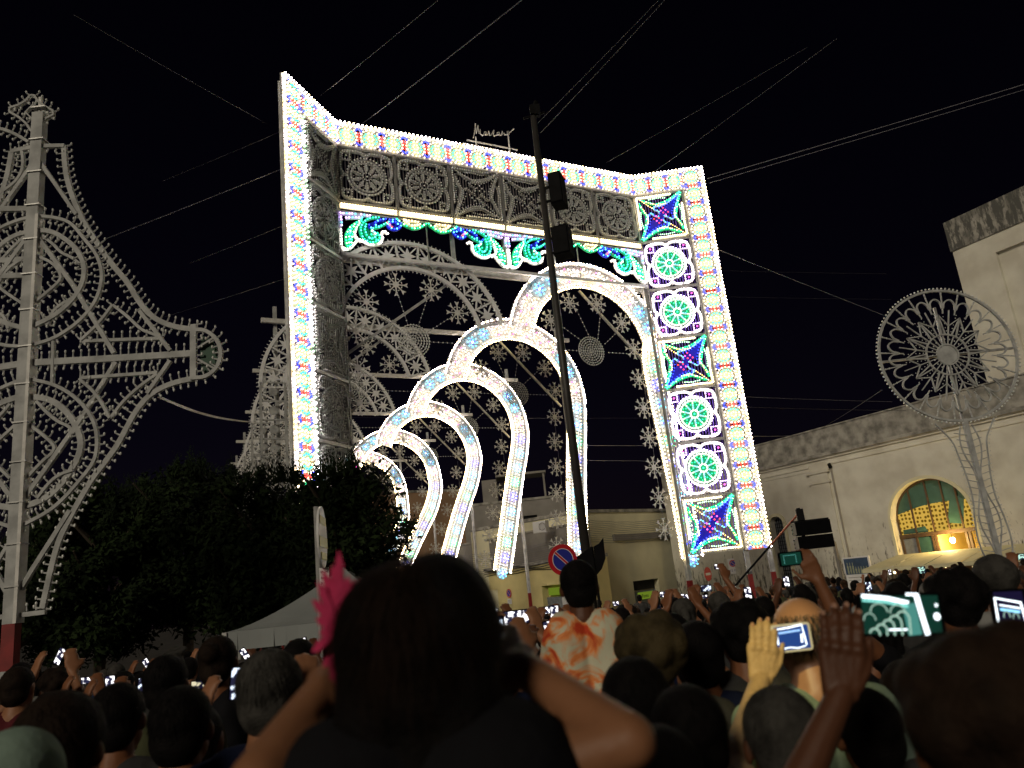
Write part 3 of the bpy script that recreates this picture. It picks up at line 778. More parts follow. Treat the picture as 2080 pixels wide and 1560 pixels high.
# window proper, set back
wn = link('arched_window', None, rb, loc=(0, .32, 0))
mb = MB()
for x in (7.27, 8.05, 8.9, 9.6, 10.2, 10.81):
    h = 3.05+1.62*math.sqrt(max(0, 1-((x-9.04)/1.85)**2)); mb.box(x-.035, x+.035, -.03, .03, 2.45, h-.02, M['brown'])
mb.box(7.22, 10.86, -.06, .06, 2.28, 2.45, M['brown'])
for x in (7.28, 8.0, 8.75, 8.88, 10.25, 10.40, 10.80): mb.box(x-.05, x+.05, -.05, .05, -.8, 2.28, M['brown'])
mb.strip(arc(9.04, 3.05, 1.80, 180, 0, 24, 1.62), .07, .07, M['brown'], 0)
mb.obj('window_frame', wn)
# amber lit glass with printed dots
gm = bpy.data.materials.new('patterned_amber_glass'); gm.use_nodes = True; t = gm.node_tree; t.nodes.clear()
tc = t.nodes.new('ShaderNodeTexCoord'); vo = t.nodes.new('ShaderNodeTexVoronoi'); vo.inputs['Scale'].default_value = 5.5; vo.inputs['Randomness'].default_value = .35
t.links.new(tc.outputs['Object'], vo.inputs['Vector']); rp = t.nodes.new('ShaderNodeValToRGB')
rp.color_ramp.elements[0].position = .26; rp.color_ramp.elements[0].color = (.20, .11, .01, 1); rp.color_ramp.elements[1].position = .40; rp.color_ramp.elements[1].color = (1, .62, .10, 1)
t.links.new(vo.outputs['Distance'], rp.inputs[0]); e = t.nodes.new('ShaderNodeEmission'); e.inputs[1].default_value = .62; o = t.nodes.new('ShaderNodeOutputMaterial')
t.links.new(rp.outputs[0], e.inputs[0]); t.links.new(e.outputs[0], o.inputs[0])
edges = [7.27, 8.05, 8.9, 9.6, 10.2, 10.81]
hh = lambda x: 3.05+1.60*math.sqrt(max(0, 1-((x-9.04)/1.80)**2))
dip = lambda x: 3.35+.10*(x-7.3)+.12*math.sin((x-7.3)*1.1)       # lower edge of the green pane zone
for a, b in zip(edges, edges[1:]):
    mb = MB(); n = 6
    for i in range(n):
        xa, xb = a+.03+(b-a-.06)*i/n, a+.03+(b-a-.06)*(i+1)/n
        ya, yb = min(dip(xa), hh(xa)), min(dip(xb), hh(xb))
        mb.face([(xa, .02, 2.45), (xb, .02, 2.45), (xb, .02, yb), (xa, .02, ya)], gm)
        if hh(xa) > ya: mb.face([(xa, .02, ya), (xb, .02, yb), (xb, .02, hh(xb)), (xa, .02, hh(xa))], M['glassgreen'])
    mb.obj('pane', wn)
mb = MB(); mb.face([(9.55, .0, 2.75), (10.22, .0, 2.62), (10.48, .0, 3.62), (9.95, .0, 3.98)], M['glassgreen']); mb.face([(9.55, .012, 2.75), (9.95, .012, 3.98), (10.48, .012, 3.62), (10.22, .012, 2.62)], M['glassgreen']); o_ = mb.obj('pane', wn); o_['label'] = 'tilted sea green square pane'
mb = MB(); mb.face([(7.4, -.005, 2.46), (8.6, -.005, 2.46), (8.5, -.005, 2.72), (7.42, -.005, 2.66)], M['glassgreen']); mb.obj('pane', wn)
# doors and the lit room
mb = MB(); mb.box(7.33, 7.95, .0, .03, -.8, 2.26, M['doorgrey']); mb.box(8.05, 8.70, 0, .03, -.8, 2.26, M['glassgreen']); mb.obj('door_panel', wn)
M['roomwall'] = mat('warm_room_wall', (.80, .62, .22), .8, .08, 2)
mb = MB()
mb.face([(8.93, 2.2, -.8), (10.8, 2.2, -.8), (10.8, 2.2, 2.4), (8.93, 2.2, 2.4)], M['roomwall'])
for x in (8.9, 10.83): mb.face([(x, .1, -.8), (x, 2.2, -.8), (x, 2.2, 2.4), (x, .1, 2.4)], M['roomwall'])
mb.face([(8.9, .1, 2.4), (10.83, .1, 2.4), (10.83, 2.2, 2.4), (8.9, 2.2, 2.4)], M['roomwall']); mb.obj('lit_room', wn)
lp_ = atZ(1932, 1098, 0)
lm = thing('wall_lamp', 'glowing wall lamp hanging in the lit doorway under the arched window', 'lamp', (W0.x, W0.y, 0), rb.rotation_euler.z)
mb = MB(); mb.sphere((9.62, .25, 2.0), .11, M['lampglow'], 10, 8, (1, .8, 1.1)); mb.obj('lamp_globe', lm); mb = MB(); mb.tube([(9.62, .25, 2.1), (9.62, .25, 2.3)], .012, M['dark'], 6); mb.obj('stem', lm)
pl_ = bpy.data.lights.new('lamp_light', 'POINT'); pl_.energy = 260; pl_.color = (1, .68, .25); pl_.shadow_soft_size = .12
o_ = link('lamp_light', pl_, lm, loc=(9.62, -.15, 1.95))
# grated window at the left end
dw = link('grated_door', None, rb, loc=(0, .30, 0))
mb = MB(); mb.box(.15, 1.0, .05, .08, -.8, 4.12, M['doorgrey'])
mb.obj('leaf', dw); mb = MB()
for i in range(7): mb.box(.16+.135*i, .18+.135*i, -.01, .02, -.8, 4.05, M['dark'])
for i in range(26): mb.box(.16, 1.0, -.02, -.0, -.7+.185*i, -.675+.185*i, M['dark'])
mb.obj('grating', dw)
mb = MB(); mb.strip([(.05, -.8), (.05, 3.78)]+arc(.575, 3.75, .53, 180, 0, 10, .46)+[(1.1, 3.78), (1.1, -.8)], .16, .07, M['plaster2'], -.035); mb.obj('door_surround', rb)
# tall block
mb = wall_mesh(12.8, 34, 8.0, 13.85, [(14.43, 33, 8.6, 13.09, 0)], M['plaster'], .16); mb.box(12.8, 34, .16, 9, 8.06, 13.85, M['plaster'])
o_ = mb.obj('upper_wall', rb); mb = MB(); mb.box(12.74, 34, -.06, 9.02, 13.85, 15.2, M['grime']); mb.obj('upper_parapet', rb)
# plaque / poster board
bd = thing('notice_board', 'white notice board with a printed row of bottles on blue, against the plaster wall', 'notice board', (W0.x, W0.y, 0), rb.rotation_euler.z)
mb = MB(); mb.box(4.95, 6.35, -1.0, -.93, -.2, 1.72, M['signwhite']); mb.obj('panel', bd)
M['bottleblue'] = mat('poster_blue', (.05, .09, .16), .5, .3, 4); M['bottlegreen'] = mat('poster_bottle', (.35, .38, .26), .5, .3, 9)
mb = MB(); mb.box(5.0, 6.27, -1.012, -1.004, .95, 1.66, M['bottleblue'])
for i in range(8):
    x = 5.16+.14*i; h = .50 if i < 3 else .3
    mb.box(x-.04, x+.04, -1.022, -1.014, .98, .98+h*.7, M['bottlegreen']); mb.box(x-.016, x+.016, -1.022, -1.014, .98+h*.7, .98+h, M['bottlegreen'])
mb.obj('poster', bd)
mb = MB()
for i in range(7): mb.box(5.08, 5.08+random.uniform(.8, 1.15), -1.010, -1.004, .80-.13*i, .82-.13*i, M['greyplaster'])
mb.obj('printed_lines', bd)
mb = MB(); mb.box(4.62, 4.74, -1.05, -.93, -.8, 2.5, M['greyplaster']); mb.obj('board_post', bd)
# awning
aw = thing('awning', 'long cream canvas awning over the stalls below the arched window', 'awning', (W0.x, W0.y, 0), rb.rotation_euler.z)
mb = MB()
for i in range(24):
    xa, xb = 7.5+.5*i, 8.0+.5*i; d = .02*math.sin(i*1.9)
    fa = .45 if i == 0 else 0
    mb.face([(xa+fa*0, -.6, 1.62), (xb, -.6, 1.62), (xb, -2.6, 1.18+d), (xa-.4 if i == 0 else xa, -2.6, 1.18)], M['canvas'])
    mb.face([(xa-.4 if i == 0 else xa, -2.6, 1.18), (xb, -2.6, 1.18+d), (xb, -2.62, 1.03), (xa-.4 if i == 0 else xa, -2.62, 1.03)], M['canvas'])
mb.obj('canopy', aw)
mb = MB()
for i in range(6): mb.tube([(7.5+2.2*i, -2.55, 1.1), (7.5+2.2*i, -2.55, -.8)], .025, M['metal'], 6)
mb.obj('support_poles', aw)
mb = MB(); mb.box(7.6, 19.4, -.9, -.7, -.8, 1.0, M['ochre'])
M['stalllight'] = emit('stall_lamp_glow', (1, .75, .35), 6)
mb.obj('stall_back', aw)
for i in range(9):
    mb = MB(); mb.sphere((7.9+1.15*i, -1.6, .93), .055, M['stalllight'], 8, 6); mb.obj('stall_lamp', aw)

# ---- centre buildings
def simple_building(name, label, A, B, z1, mt, ops, depth=9, z0=-.8):
    r, wd = building(name, label, A, B, mt); wall_mesh(0, wd, z0, z1, ops, mt).obj('wall', r)
    mb = MB(); mb.box(0.02, wd-.02, .46, depth, z0, z1-.02, mt); mb.box(-.06, wd+.06, -.07, depth+.02, z1+.003, z1+.18, M['grime']); mb.obj('roof', r)
    return r, wd
A = atY(1190, 1180, 44); B = atY(1430, 1150, 53)
wb, wd = simple_building('white_building', 'low pale building with a dark shop doorway, centre right behind the crowd', A, B, 5.6, M['plaster2'], [(4.3, 6.9, -.8, 1.55, 0)])
mb = MB(); mb.box(4.3, 6.9, .3, .36, -.8, .95, M['doorgrey']); mb.box(4.3, 6.9, .32, .36, 1.0, 1.55, M['darkroom']); mb.obj('shop_door', wb)
M['shopgreen'] = emit('green_shop_sign_light', (.42, .62, .05), .28); mb = MB(); mb.box(5.0, 6.5, .24, .29, .45, .86, M['shopgreen']); s_ = mb.obj('shop_sign', wb)
text_obj('Punto', .30, M['darkroom'], s_, (5.3, .232, .54))
mb = MB(); mb.box(2.9, wd, -.16, .0, 3.95, 4.3, M['greyplaster']); mb.obj('canopy_ledge', wb)
A = atY(935, 1190, 52); B = atY(1193, 1180, 42)
yb, wd = simple_building('yellow_building', 'low yellow plastered building with doorways behind the lit arch legs', A, B, 3.05, M['yellow'], [(2.2, 4.2, -.8, 1.9, 0), (8.6, 10.6, -.8, 1.85, 0)], 1.6)
mb = MB(); mb.box(0, wd, .05, .6, 3.24, 4.9, M['greyplaster']); mb.box(-.05, wd+.05, -.02, .65, 4.9, 5.0, M['grime']); mb.obj('parapet', yb)
mb = MB(); mb.box(2.2, 4.2, .3, .36, -.8, 1.9, M['brown']); mb.obj('door', yb); mb = MB(); mb.box(8.6, 10.6, .3, .36, -.8, 1.2, M['doorgrey']); mb.obj('door', yb)
mb = MB(); mb.box(8.9, 10.3, .22, .28, 1.3, 1.7, M['shopgreen']); mb.obj('shop_sign', yb)
mb = MB()
for i in range(5):
    z = 2.75+.10*i; pts = [(x*.5, -.05-.02*(i % 2), z+.05*math.sin(x*.9+i)) for x in range(int(wd*2))]; mb.tube(pts, .018, M['dark'], 4)
mb.obj('wall_cables', yb)
# netting draped along both parapets
for nm, root, w_, z_ in (('n', yb, wd, 4.3), ('m', wb, 9.5, 5.2)):
    mb = MB()
    for i in range(11):
        zz = z_-.12*i; pts = [(x*.6, -.25, zz-.22*math.sin(min(1, x*.6/w_)*math.pi)+.02*math.sin(x*2.1+i)) for x in range(int(w_/.6)+1)]
        mb.tube(pts, .010, M['cable'], 4)
    mb.obj('netting', root)
ac = thing('air_conditioner', 'small white air conditioner box on the roof edge beside a lit arch leg', 'air conditioner', atY(1100, 1082, 43), math.radians(-35))
mb = MB(); mb.box(-.42, .42, -.17, .17, 0, .62, M['signwhite']); mb.obj('case', ac)
mb = MB(); mb.strip(arc(.2, .31, .2, 0, 340, 16), .025, .02, M['greyplaster'], -.18, True)
for i in range(5): mb.strip([(.02+.09*i, .12), (.02+.09*i, .5)], .012, .012, M['greyplaster'], -.185)
mb.obj('fan_grille', ac)
A = atY(780, 1210, 62); B = atY(958, 1190, 66)
ob, wd = simple_building('ochre_building', 'tall windowless ochre brown building side wall behind the arches', A, B, 10.2, M['ochre'], [])
A = atY(955, 1190, 58); B = atY(1165, 1180, 58)
gb, wd = simple_building('grey_building', 'dark grey flat roofed building with a roof terrace frame above the yellow building', A, B, 8.0, M['greyplaster'], [(4.2, 5.4, 5.4, 6.9, 0)])
mb = MB()
for x in (4.0, 6.2): mb.box(x-.07, x+.07, .3, .44, 8.2, 10.0, M['greyplaster'])
mb.box(2.6, 6.4, .2, 2.8, 10.0, 10.16, M['greyplaster']); mb.box(1.5, 2.6, .5, 3, 8.2, 9.9, M['greyplaster']); mb.box(2.8, 3.9, .5, .6, 8.7, 9.6, M['darkroom']); mb.obj('terrace_frame', gb)
mb = MB(); mb.box(4.2, 5.4, .25, .3, 5.4, 6.9, M['darkroom']); mb.obj('window', gb)

# ================================================================== TREES
M['leaf'] = mat('dark_evergreen_leaf', (.017, .030, .009), .85, .5, 1.5, col2=(.004, .007, .003), spec=.12)
M['bark'] = mat('grey_bark', (.09, .07, .05), .9, .4, 6, .4)
def tree(label, px, py_top, Y, rx, h, seed, n=58, group=None):
    R = random.Random(seed); c = atY(px, py_top, Y); g = ground_z(Y)
    t_ = thing('evergreen_tree', label, 'tree', (c.x, Y, g)); top = c.z-g
    mb = MB(); mb.tube([(0, 0, 0), (.05, 0, .9), (-.03, .02, 1.6), (0, 0, top-1.3)], .16, M['bark'], 8, .07)
    for k in range(9):
        a = k*2.4; z = top-h+.3+k*.2; mb.tube([(0, 0, z), (.4*rx*math.cos(a), .4*rx*math.sin(a), z+.5), (.8*rx*math.cos(a), .8*rx*math.sin(a), z+1.0)], .06, M['bark'], 5, .015)
    mb.obj('trunk', t_)
    mb = MB(); k = mb.m(M['leaf']); cz = top-h*.52
    for q in range(n):
        u_ = R.uniform(-1, 1); a = R.uniform(0, 6.283); s_ = math.sqrt(1-u_*u_); e = R.uniform(.55, 1.0)
        bc = Vector((rx*e*s_*math.cos(a)*R.uniform(.75, 1.05), rx*.9*e*s_*math.sin(a), cz+h*.46*e*u_*R.uniform(.85, 1.12))); br = R.uniform(.26, .50)
        for l in range(420):
            d = Vector((R.gauss(0, 1), R.gauss(0, 1), R.gauss(0, 1))); d.normalize(); p = bc+d*br*R.uniform(.35, 1.15)
            a1 = Vector((R.uniform(-1, 1), R.uniform(-1, 1), R.uniform(-.6, 1))).normalized(); b1 = a1.cross(d).normalized(); sz = R.uniform(.028, .055)
            b = len(mb.v); mb.v += [tuple(p-a1*sz*1.5), tuple(p+b1*sz*.6), tuple(p+a1*sz*1.5), tuple(p-b1*sz*.6)]; mb.f.append((b, b+1, b+2, b+3)); mb.mi.append(k)
    for q in range(26):   # shoots standing out of the crown
        a = R.uniform(0, 6.283); rad = rx*R.uniform(.1, .95); x, y = rad*math.cos(a), rad*math.sin(a)*.9
        zt = cz+h*.44*math.sqrt(max(.05, 1-(rad/rx)**2))
        hgt = R.uniform(.25, .6)
        for l in range(60):
            tt = l/60; p = Vector((x+R.gauss(0, .04), y+R.gauss(0, .04), zt+hgt*tt)); a1 = Vector((R.uniform(-.6, .6), R.uniform(-.6, .6), 1)).normalized(); b1 = a1.cross(Vector((R.uniform(-1, 1), 1, 0))).normalized(); sz = .04*(1.2-tt)
            b = len(mb.v); mb.v += [tuple(p-a1*sz*1.5), tuple(p+b1*sz*.5), tuple(p+a1*sz*1.5), tuple(p-b1*sz*.5)]; mb.f.append((b, b+1, b+2, b+3)); mb.mi.append(k)
    mb.obj('crown', t_)
tg = 'evergreen trees in a row at left'
tree('leftmost dark evergreen tree, right behind the unlit scroll standard', 215, 985, 13.5, 1.35, 2.9, 1, group=tg)
tree('dark evergreen tree second from the left, shoots poking up against the black sky', 385, 935, 14.2, 1.45, 3.2, 2)
tree('dark evergreen tree in front of the crosses of the unlit arches', 545, 945, 13.6, 1.35, 3.2, 3)
tree('rightmost dark evergreen tree, lit arch legs glinting through its leaves', 690, 932, 13.0, 1.18, 3.0, 4)
tree('low dark evergreen tree at the far left edge behind the white post', 40, 1110, 14.6, 1.2, 2.2, 5, 40)

# ================================================================== UNLIT SCROLL STANDARD (left)
YL = 9.0; gL = ground_z(YL)
pb = atY(22, 1300, YL); ls = thing('scroll_standard', 'tall unlit wooden light standard with scrolls, star finial and round side arm, left edge', 'light standard', (pb.x, YL, gL))
def LP(x, y): q = atY(x, y, YL); return (q.x-pb.x, q.z-gL)
def px_w(w_): return w_*YL/1571
mb = MB(); ax = LP(30, 1200)[0]*0
def postx(z): return 0
topz = LP(70, 200)[1]; r0z, r1z = LP(24, 1362)[1], LP(24, 1267)[1]
for z0, z1, mt in ((0, r0z, M['greywood']), (r0z, r1z, M['red_band']), (r1z, topz-.25, M['greywood'])):
    mb.box(-.075, .075, -.06, .06, z0, z1, mt)
mb.box(.055, .095, -.075, .075, r1z, LP(70, 440)[1], M['white'])
for i in range(14): mb.box(-.085, .105, -.08, .08, r1z+.4+i*.48, r1z+.415+i*.48, M['metal'])
mb.obj('post', ls)
def stubs(F, pts, side, sp=.098, ln=.055):
    P = resample(pts, sp); n = len(P)
    for i, p in enumerate(P):
        t_ = (P[min(i+1, n-1)]-P[max(0, i-1)]); 
        if t_.length < 1e-6: continue
        t_.normalize(); nn = Vector((-t_.y, t_.x))
        for s_ in side:
            q = p+nn*s_*(ln*.45); e_ = p+nn*s_*(ln+.02)
            # sockets stand out square to the bar, the glass bulb turned upward or level
            F.tube([(q.x, 0, q.y), (e_.x, -.01, e_.y)], .013, M['greywood'], 5, .008)
            F.sphere((e_.x+.002, -.012, e_.y+.012), .015, OFF, 6, 4, (1, 1, 1.5))
def trace(name, pts, wpx, sides=(1, -1), closed=False, sm=2, both=True, ln=.06, lsd=None):
    ln *= .8
    P = [LP(*p) for p in pts]; P = smooth2(P, sm, closed) if sm else [Vector(p) for p in P]
    for mir in ((1, -1) if both else (1,)):
        if mir == -1 and min(p.x for p in P) > 1.25: continue
        F = MB(); Q = [(mir*p.x, p.y) for p in P]
        F.strip(Q, px_w(wpx), .05, M['greywood'], 0, closed)
        if sides: stubs(F, Q, sides, ln=ln+px_w(wpx)/2)
        o = F.obj(name, ls, loc=(0, random.uniform(-.012, .012), 0))
up_out = [(130, 297), (133, 347), (143, 387), (157, 423), (173, 457), (200, 497), (227, 537), (260, 573), (280, 610), (307, 643), (347, 663), (397, 670)]
trace('outline_bar', up_out, 11, (-1, 1) if False else (1, -1))
trace('frame_bar', [(82, 298), (132, 297)], 9, (-1,), sm=0)
trace('brace_bar', [(83, 330), (157, 437)], 8, (), sm=0)
lo_out = [(397, 768), (353, 777), (317, 793), (293, 813), (273, 840), (257, 870), (240, 903), (213, 940), (187, 973), (167, 1007), (150, 1037), (133, 1070), (117, 1105), (103, 1160), (86, 1236)]
trace('outline_bar', lo_out, 11)
trace('frame_bar', [(34, 1250), (92, 1243)], 9, (1,), sm=0)
trace('brace_bar', [(143, 1037), (110, 1090), (67, 1157), (43, 1197)], 9, (), sm=0)
trace('end_bar', [(394, 660), (394, 772)], 13, (1,), sm=0)
trace('round_end', [(400, 671)]+[(400+50*math.cos(math.radians(a)), 719+50*math.sin(math.radians(a))) for a in range(-75, 76, 15)]+[(400, 768)], 8, sm=1)
mb = MB()
c0 = LP(405, 719); mb.poly([c0]+[LP(400+40*math.cos(math.radians(a)), 719+40*math.sin(math.radians(a))) for a in range(-80, 81, 16)], mat('faded_green_board', (.01, .06, .03), .6, .3, 5), .03, .012); mb.obj('round_backing', ls)
for a in (-42, 40): trace('spoke_bar', [(404, 719+12*(1 if a > 0 else -1)), (400+46*math.cos(math.radians(a)), 719+46*math.sin(math.radians(a)))], 4, (), sm=0, both=False)
trace('arm_bar', [(67, 737), (233, 728), (390, 718)], 14)
trace('thin_bar', [(163, 693), (330, 687)], 7, sm=0); trace('thin_bar', [(163, 768), (320, 757)], 7, sm=0)
trace('brace_bar', [(77, 480), (150, 580), (233, 718)], 9, (), sm=0); trace('brace_bar', [(235, 735), (160, 857), (50, 1012)], 9, (), sm=0)
trace('brace_bar', [(285, 632), (347, 713)], 8, (), sm=0); trace('brace_bar', [(347, 733), (300, 800)], 8, (), sm=0)
trace('curved_bar', [(230, 620), (260, 643), (287, 670), (307, 677), (330, 687)], 6); trace('curved_bar', [(230, 620), (200, 660), (165, 692)], 6)
trace('curved_bar', [(163, 770), (197, 800), (213, 827), (225, 850)], 6); trace('curved_bar', [(320, 760), (287, 783), (253, 813), (225, 850)], 6)
trace('scroll_bar', [(75, 440), (113, 443), (147, 453), (173, 487), (195, 512), (207, 540), (210, 570), (200, 607), (180, 637), (150, 665), (110, 690), (67, 702)], 7)
trace('scroll_bar', [(70, 470), (107, 470), (140, 490), (160, 510), (173, 537), (173, 567), (160, 597), (140, 620), (113, 643), (62, 667)], 10)
trace('scroll_bar', [(75, 520), (110, 535), (127, 560), (123, 573), (100, 593), (70, 617)], 6)
trace('scroll_bar', [(85, 478), (110, 497), (123, 513), (147, 523), (163, 537)], 6); trace('scroll_bar', [(160, 600), (127, 617), (107, 633), (97, 660)], 6)
trace('scroll_bar', [(58, 770), (110, 780), (150, 803), (180, 833), (197, 867), (200, 907), (193, 940), (165, 975), (130, 1015), (100, 1040), (48, 1067)], 7)
trace('scroll_bar', [(60, 805), (100, 810), (130, 830), (150, 855), (165, 890), (163, 920), (148, 950), (125, 985), (90, 1015), (45, 1030)], 12)
trace('scroll_bar', [(75, 815), (97, 840), (120, 858), (140, 865), (152, 880)], 6); trace('scroll_bar', [(150, 955), (120, 965), (98, 985), (78, 1012)], 6)
trace('scroll_bar', [(60, 862), (90, 885), (112, 905), (108, 920), (88, 935), (58, 968)], 6)
trace('frame_bar', [(67, 560), (0, 562)], 12, both=False, sm=0); trace('frame_bar', [(60, 527), (0, 530)], 12, both=False, sm=0)
trace('frame_bar', [(67, 425), (0, 426)], 12, both=False, sm=0); trace('frame_bar', [(109, 693), (107, 780)], 6, (), both=False, sm=0)
trace('scroll_bar', [(40, 1085), (20, 1100), (5, 1125), (-10, 1150)], 7, both=False)
trace('scroll_bar', [(60, 290), (30, 272), (0, 262), (-30, 255)], 7, both=False); trace('scroll_bar', [(45, 300), (50, 340), (35, 370), (0, 395)], 6, both=False)
trace('star_finial', [(68, 190), (82, 212), (118, 231), (88, 246), (70, 275), (50, 245), (12, 224), (50, 212)], 5, (1, -1), True, 1, both=False, ln=.05)
trace('star_finial', [(69, 215), (84, 230), (69, 245), (54, 230)], 4, (1,), True, 0, both=False, ln=.03)
mb = MB(); mb.box(-.02, .02, -.02, .02, topz-.3, LP(69, 200)[1], M['white']); mb.obj('finial_rod', ls)

# ================================================================== UNLIT WHEEL STANDARD (right)
YW = 16.0; wc = atY(1925, 720, YW); gW = ground_z(YW)
ws = thing('wheel_standard', 'unlit round lattice wheel on a slender openwork post before the plaster building', 'light standard', (wc.x, YW, gW)); zc = wc.z-gW
mb = MB(); RW = 141*YW/1571/1.0
g_ = M['greywood']
mb.strip(arc(0, zc, RW, 0, 357, 70), .045, .05, g_, 0, True)
for i in range(110):
    a = i*2*math.pi/110; mb.sphere((math.cos(a)*(RW+.05), -.01, zc+math.sin(a)*(RW+.05)), .022, OFF, 5, 4)
mb.obj('rim', ws)
mb = MB()
for k in range(24):
    a = k*math.pi/12; e = math.pi/24
    pol = lambda r_, t: (r_*RW*math.cos(t), zc+r_*RW*math.sin(t))
    pts = [pol(.72, a-e*.9), pol(.82, a-e*.75), pol(.88, a), pol(.82, a+e*.75), pol(.72, a+e*.9)]
    pts = smooth2(pts, 2); mb.strip(pts, .028, .04, g_); 
    if k % 2: row(mb, pts, OFF, .07, .016, y=0)
    for r_ in (.70, .90, .96): mb.bulb(*pol(r_, a+e), OFF, .024, 0)
    mb.strip([pol(.64, a+e), pol(.99, a+e)], .02, .03, g_, .003)
mb.obj('petal_ring', ws)
mb = MB()
for k in range(12):
    a = k*math.pi/6
    for d in (-1, 1):
        mb.strip([pol(.31, a+d*.11), pol(.62, a)], .025, .035, g_); mb.strip([pol(.62, a), pol(.45, a+d*.26)], .02, .03, g_)
        row(mb, [pol(.36, a+d*.16), pol(.64, a+d*.10)], OFF, .08, .015, y=-.02)
    mb.strip([pol(.31, a+.26), pol(.70, a+.26)], .02, .03, g_, .004)
mb.obj('star_rays', ws)
mb = MB(); mb.strip(arc(0, zc, RW*.31, 0, 350, 36), .03, .04, g_, 0, True); mb.strip(arc(0, zc, RW*.155, 0, 350, 24), .03, .04, g_, 0, True); mb.disc(0, zc, RW*.14, M['greywood'], .01, .02, 20)
for k in range(24): mb.strip([pol(.15, k*.2618), pol(.31, k*.2618)], .016, .03, g_, .002)
for k in range(20): mb.bulb(*pol(.23, k*.314), OFF, .02, -.03)
mb.obj('hub', ws)
mb = MB(); mb.strip([(0, zc-RW*.98), (0, zc+RW*.75)], .05, .05, M['metal'], .06); mb.strip([(-RW, zc), (RW, zc)], .045, .05, M['metal'], .06); mb.obj('cross_bars', ws)
mb = MB(); mb.box(-.045, .045, -.045, .045, 1.6, zc-RW*.98, g_); mb.box(-.045, .045, -.045, .045, .0, .5, g_); mb.box(-.05, .05, -.05, .05, .5, 1.6, M['red_band']); mb.obj('post', ws)
mb = MB()
b0 = zc-RW
prof = [(.62, -.0), (.50, -.18), (.34, -.42), (.30, -.75), (.24, -1.15), (.22, -1.6), (.30, -2.0), (.34, -2.5), (.24, -2.9), (.30, -3.3)]
for sx in (1, -1):
    pp = smooth2([(sx*a, b0+b) for a, b in prof], 2); mb.strip(pp, .022, .03, g_); row(mb, [(p.x+sx*.05, p.y) for p in pp], OFF, .085, .018, y=0)
    for i in range(22): mb.strip([(sx*.05, b0-.3-i*.14), (sx*(.28-.03*math.sin(i)), b0-.24-i*.14)], .014, .02, g_, .004)
    pw = smooth2([(sx*(.12+.1*math.sin(i*1.2)), b0-.1-i*.3) for i in range(11)], 2); mb.strip(pw, .02, .03, g_, -.004)
mb.obj('openwork_shaft', ws)
# ================================================================== STREET FURNITURE
def axis_post(px, py, Y): c = atY(px, py, Y); return c, ground_z(Y)
c, g = axis_post(1195, 1170, 15); tp = atY(1083, 235, 15)
pole = thing('tall_pole', 'tall dark street pole standing in front of the portal', 'pole', (c.x, 15, g)); H = tp.z-g
mb = MB(); mb.tube([(0, 0, 0), (tp.x-c.x, 0, H)], .10, mat('pole_paint', (.035, .032, .030), .5, .3, 3), 12, .065); mb.obj('shaft', pole, True)
dx = tp.x-c.x
mb = MB(); mb.box(dx-.06, dx+.16, -.1, .1, H, H+.22, M['dark']); mb.tube([(dx+.03, 0, H+.2), (dx+.10, 0, H+.34)], .05, M['dark'], 8); mb.tube([(dx-.22, 0, H-.05), (dx+.26, 0, H+.05)], .03, M['dark'], 6); mb.obj('top_bracket', pole)
for (x, y, w_, h_, lab) in ((1133, 388, 29, 74, 'upper black loudspeaker box clamped to the tall dark pole'), (1143, 493, 37, 66, 'lower black loudspeaker box clamped to the tall dark pole')):
    q = atY(x, y, 14.9); sp = thing('loudspeaker_box', lab, 'loudspeaker', (q.x, 14.9, q.z), math.radians(-18)); a = w_*15/1571/2; b = h_*15/1571/2
    mb = MB(); mb.box(-a, a, -.2, .2, -b, b, M['blackplastic']); mb.obj('cabinet', sp)
    mb = MB(); mb.box(-a+.02, a-.02, -.215, -.203, -b+.03, b-.03, M['dark']); mb.obj('grille', sp)
    mb = MB(); mb.box(-a-.32, -a, -.03, .03, .12, .16, M['dark']); mb.box(-a-.32, -a, -.03, .03, -.2, -.16, M['dark']); mb.obj('clamp_arm', sp)
def noparking(parent, r_, y=0, name='sign_disc'):
    mb = MB(); mb.disc(0, 0, r_, M['signred'], y, .012, 32); o = mb.obj(name, parent)
    mb = MB(); mb.disc(0, 0, r_*.70, M['signblue'], y-.010, .006, 28); mb.strip(arc(0, 0, r_*.71, 0, 348, 30), r_*.04, .006, M['signwhite'], y-.012, True)
    mb.strip([(-r_*.52, r_*.52), (r_*.52, -r_*.52)], r_*.20, .004, M['signwhite'], y-.0155); mb.strip([(-r_*.51, r_*.51), (r_*.51, -r_*.51)], r_*.13, .004, M['signred'], y-.019)
    mb.obj('no_parking_symbol', parent); return o
c, g = axis_post(1160, 1170, 14.3); q = atY(1143, 1137, 14.3)
np_ = thing('no_parking_sign', 'round red and blue no parking sign beside the tall pole, above the boy in tie-dye', 'road sign', (q.x, 14.3, q.z), math.radians(18))
noparking(np_, .275, 0); mb = MB(); mb.tube([(0, .04, .2), (0, .04, g-q.z)], .03, M['metal'], 8); mb.obj('sign_post', np_)
mb = MB(); mb.box(-.10, .12, -.02, -.005, -.85, -.58, M['signwhite']); mb.obj('plate', np_)
q = atY(1205, 1135, 14.6); g = ground_z(14.6)
sb = thing('direction_sign', 'pair of dark sign backs on a thin post right of the boy', 'road sign', (q.x, 14.6, q.z), math.radians(12))
K = 14.6/1571; pl = lambda x, y: ((x-1205)*K, -(y-1135)*K)
mb = MB(); mb.poly([pl(*p) for p in ((1170, 1137), (1172, 1128), (1190, 1118), (1205, 1112), (1206, 1160), (1195, 1165), (1180, 1160))], M['dark'], 0, .03); mb.obj('sign_plate', sb)
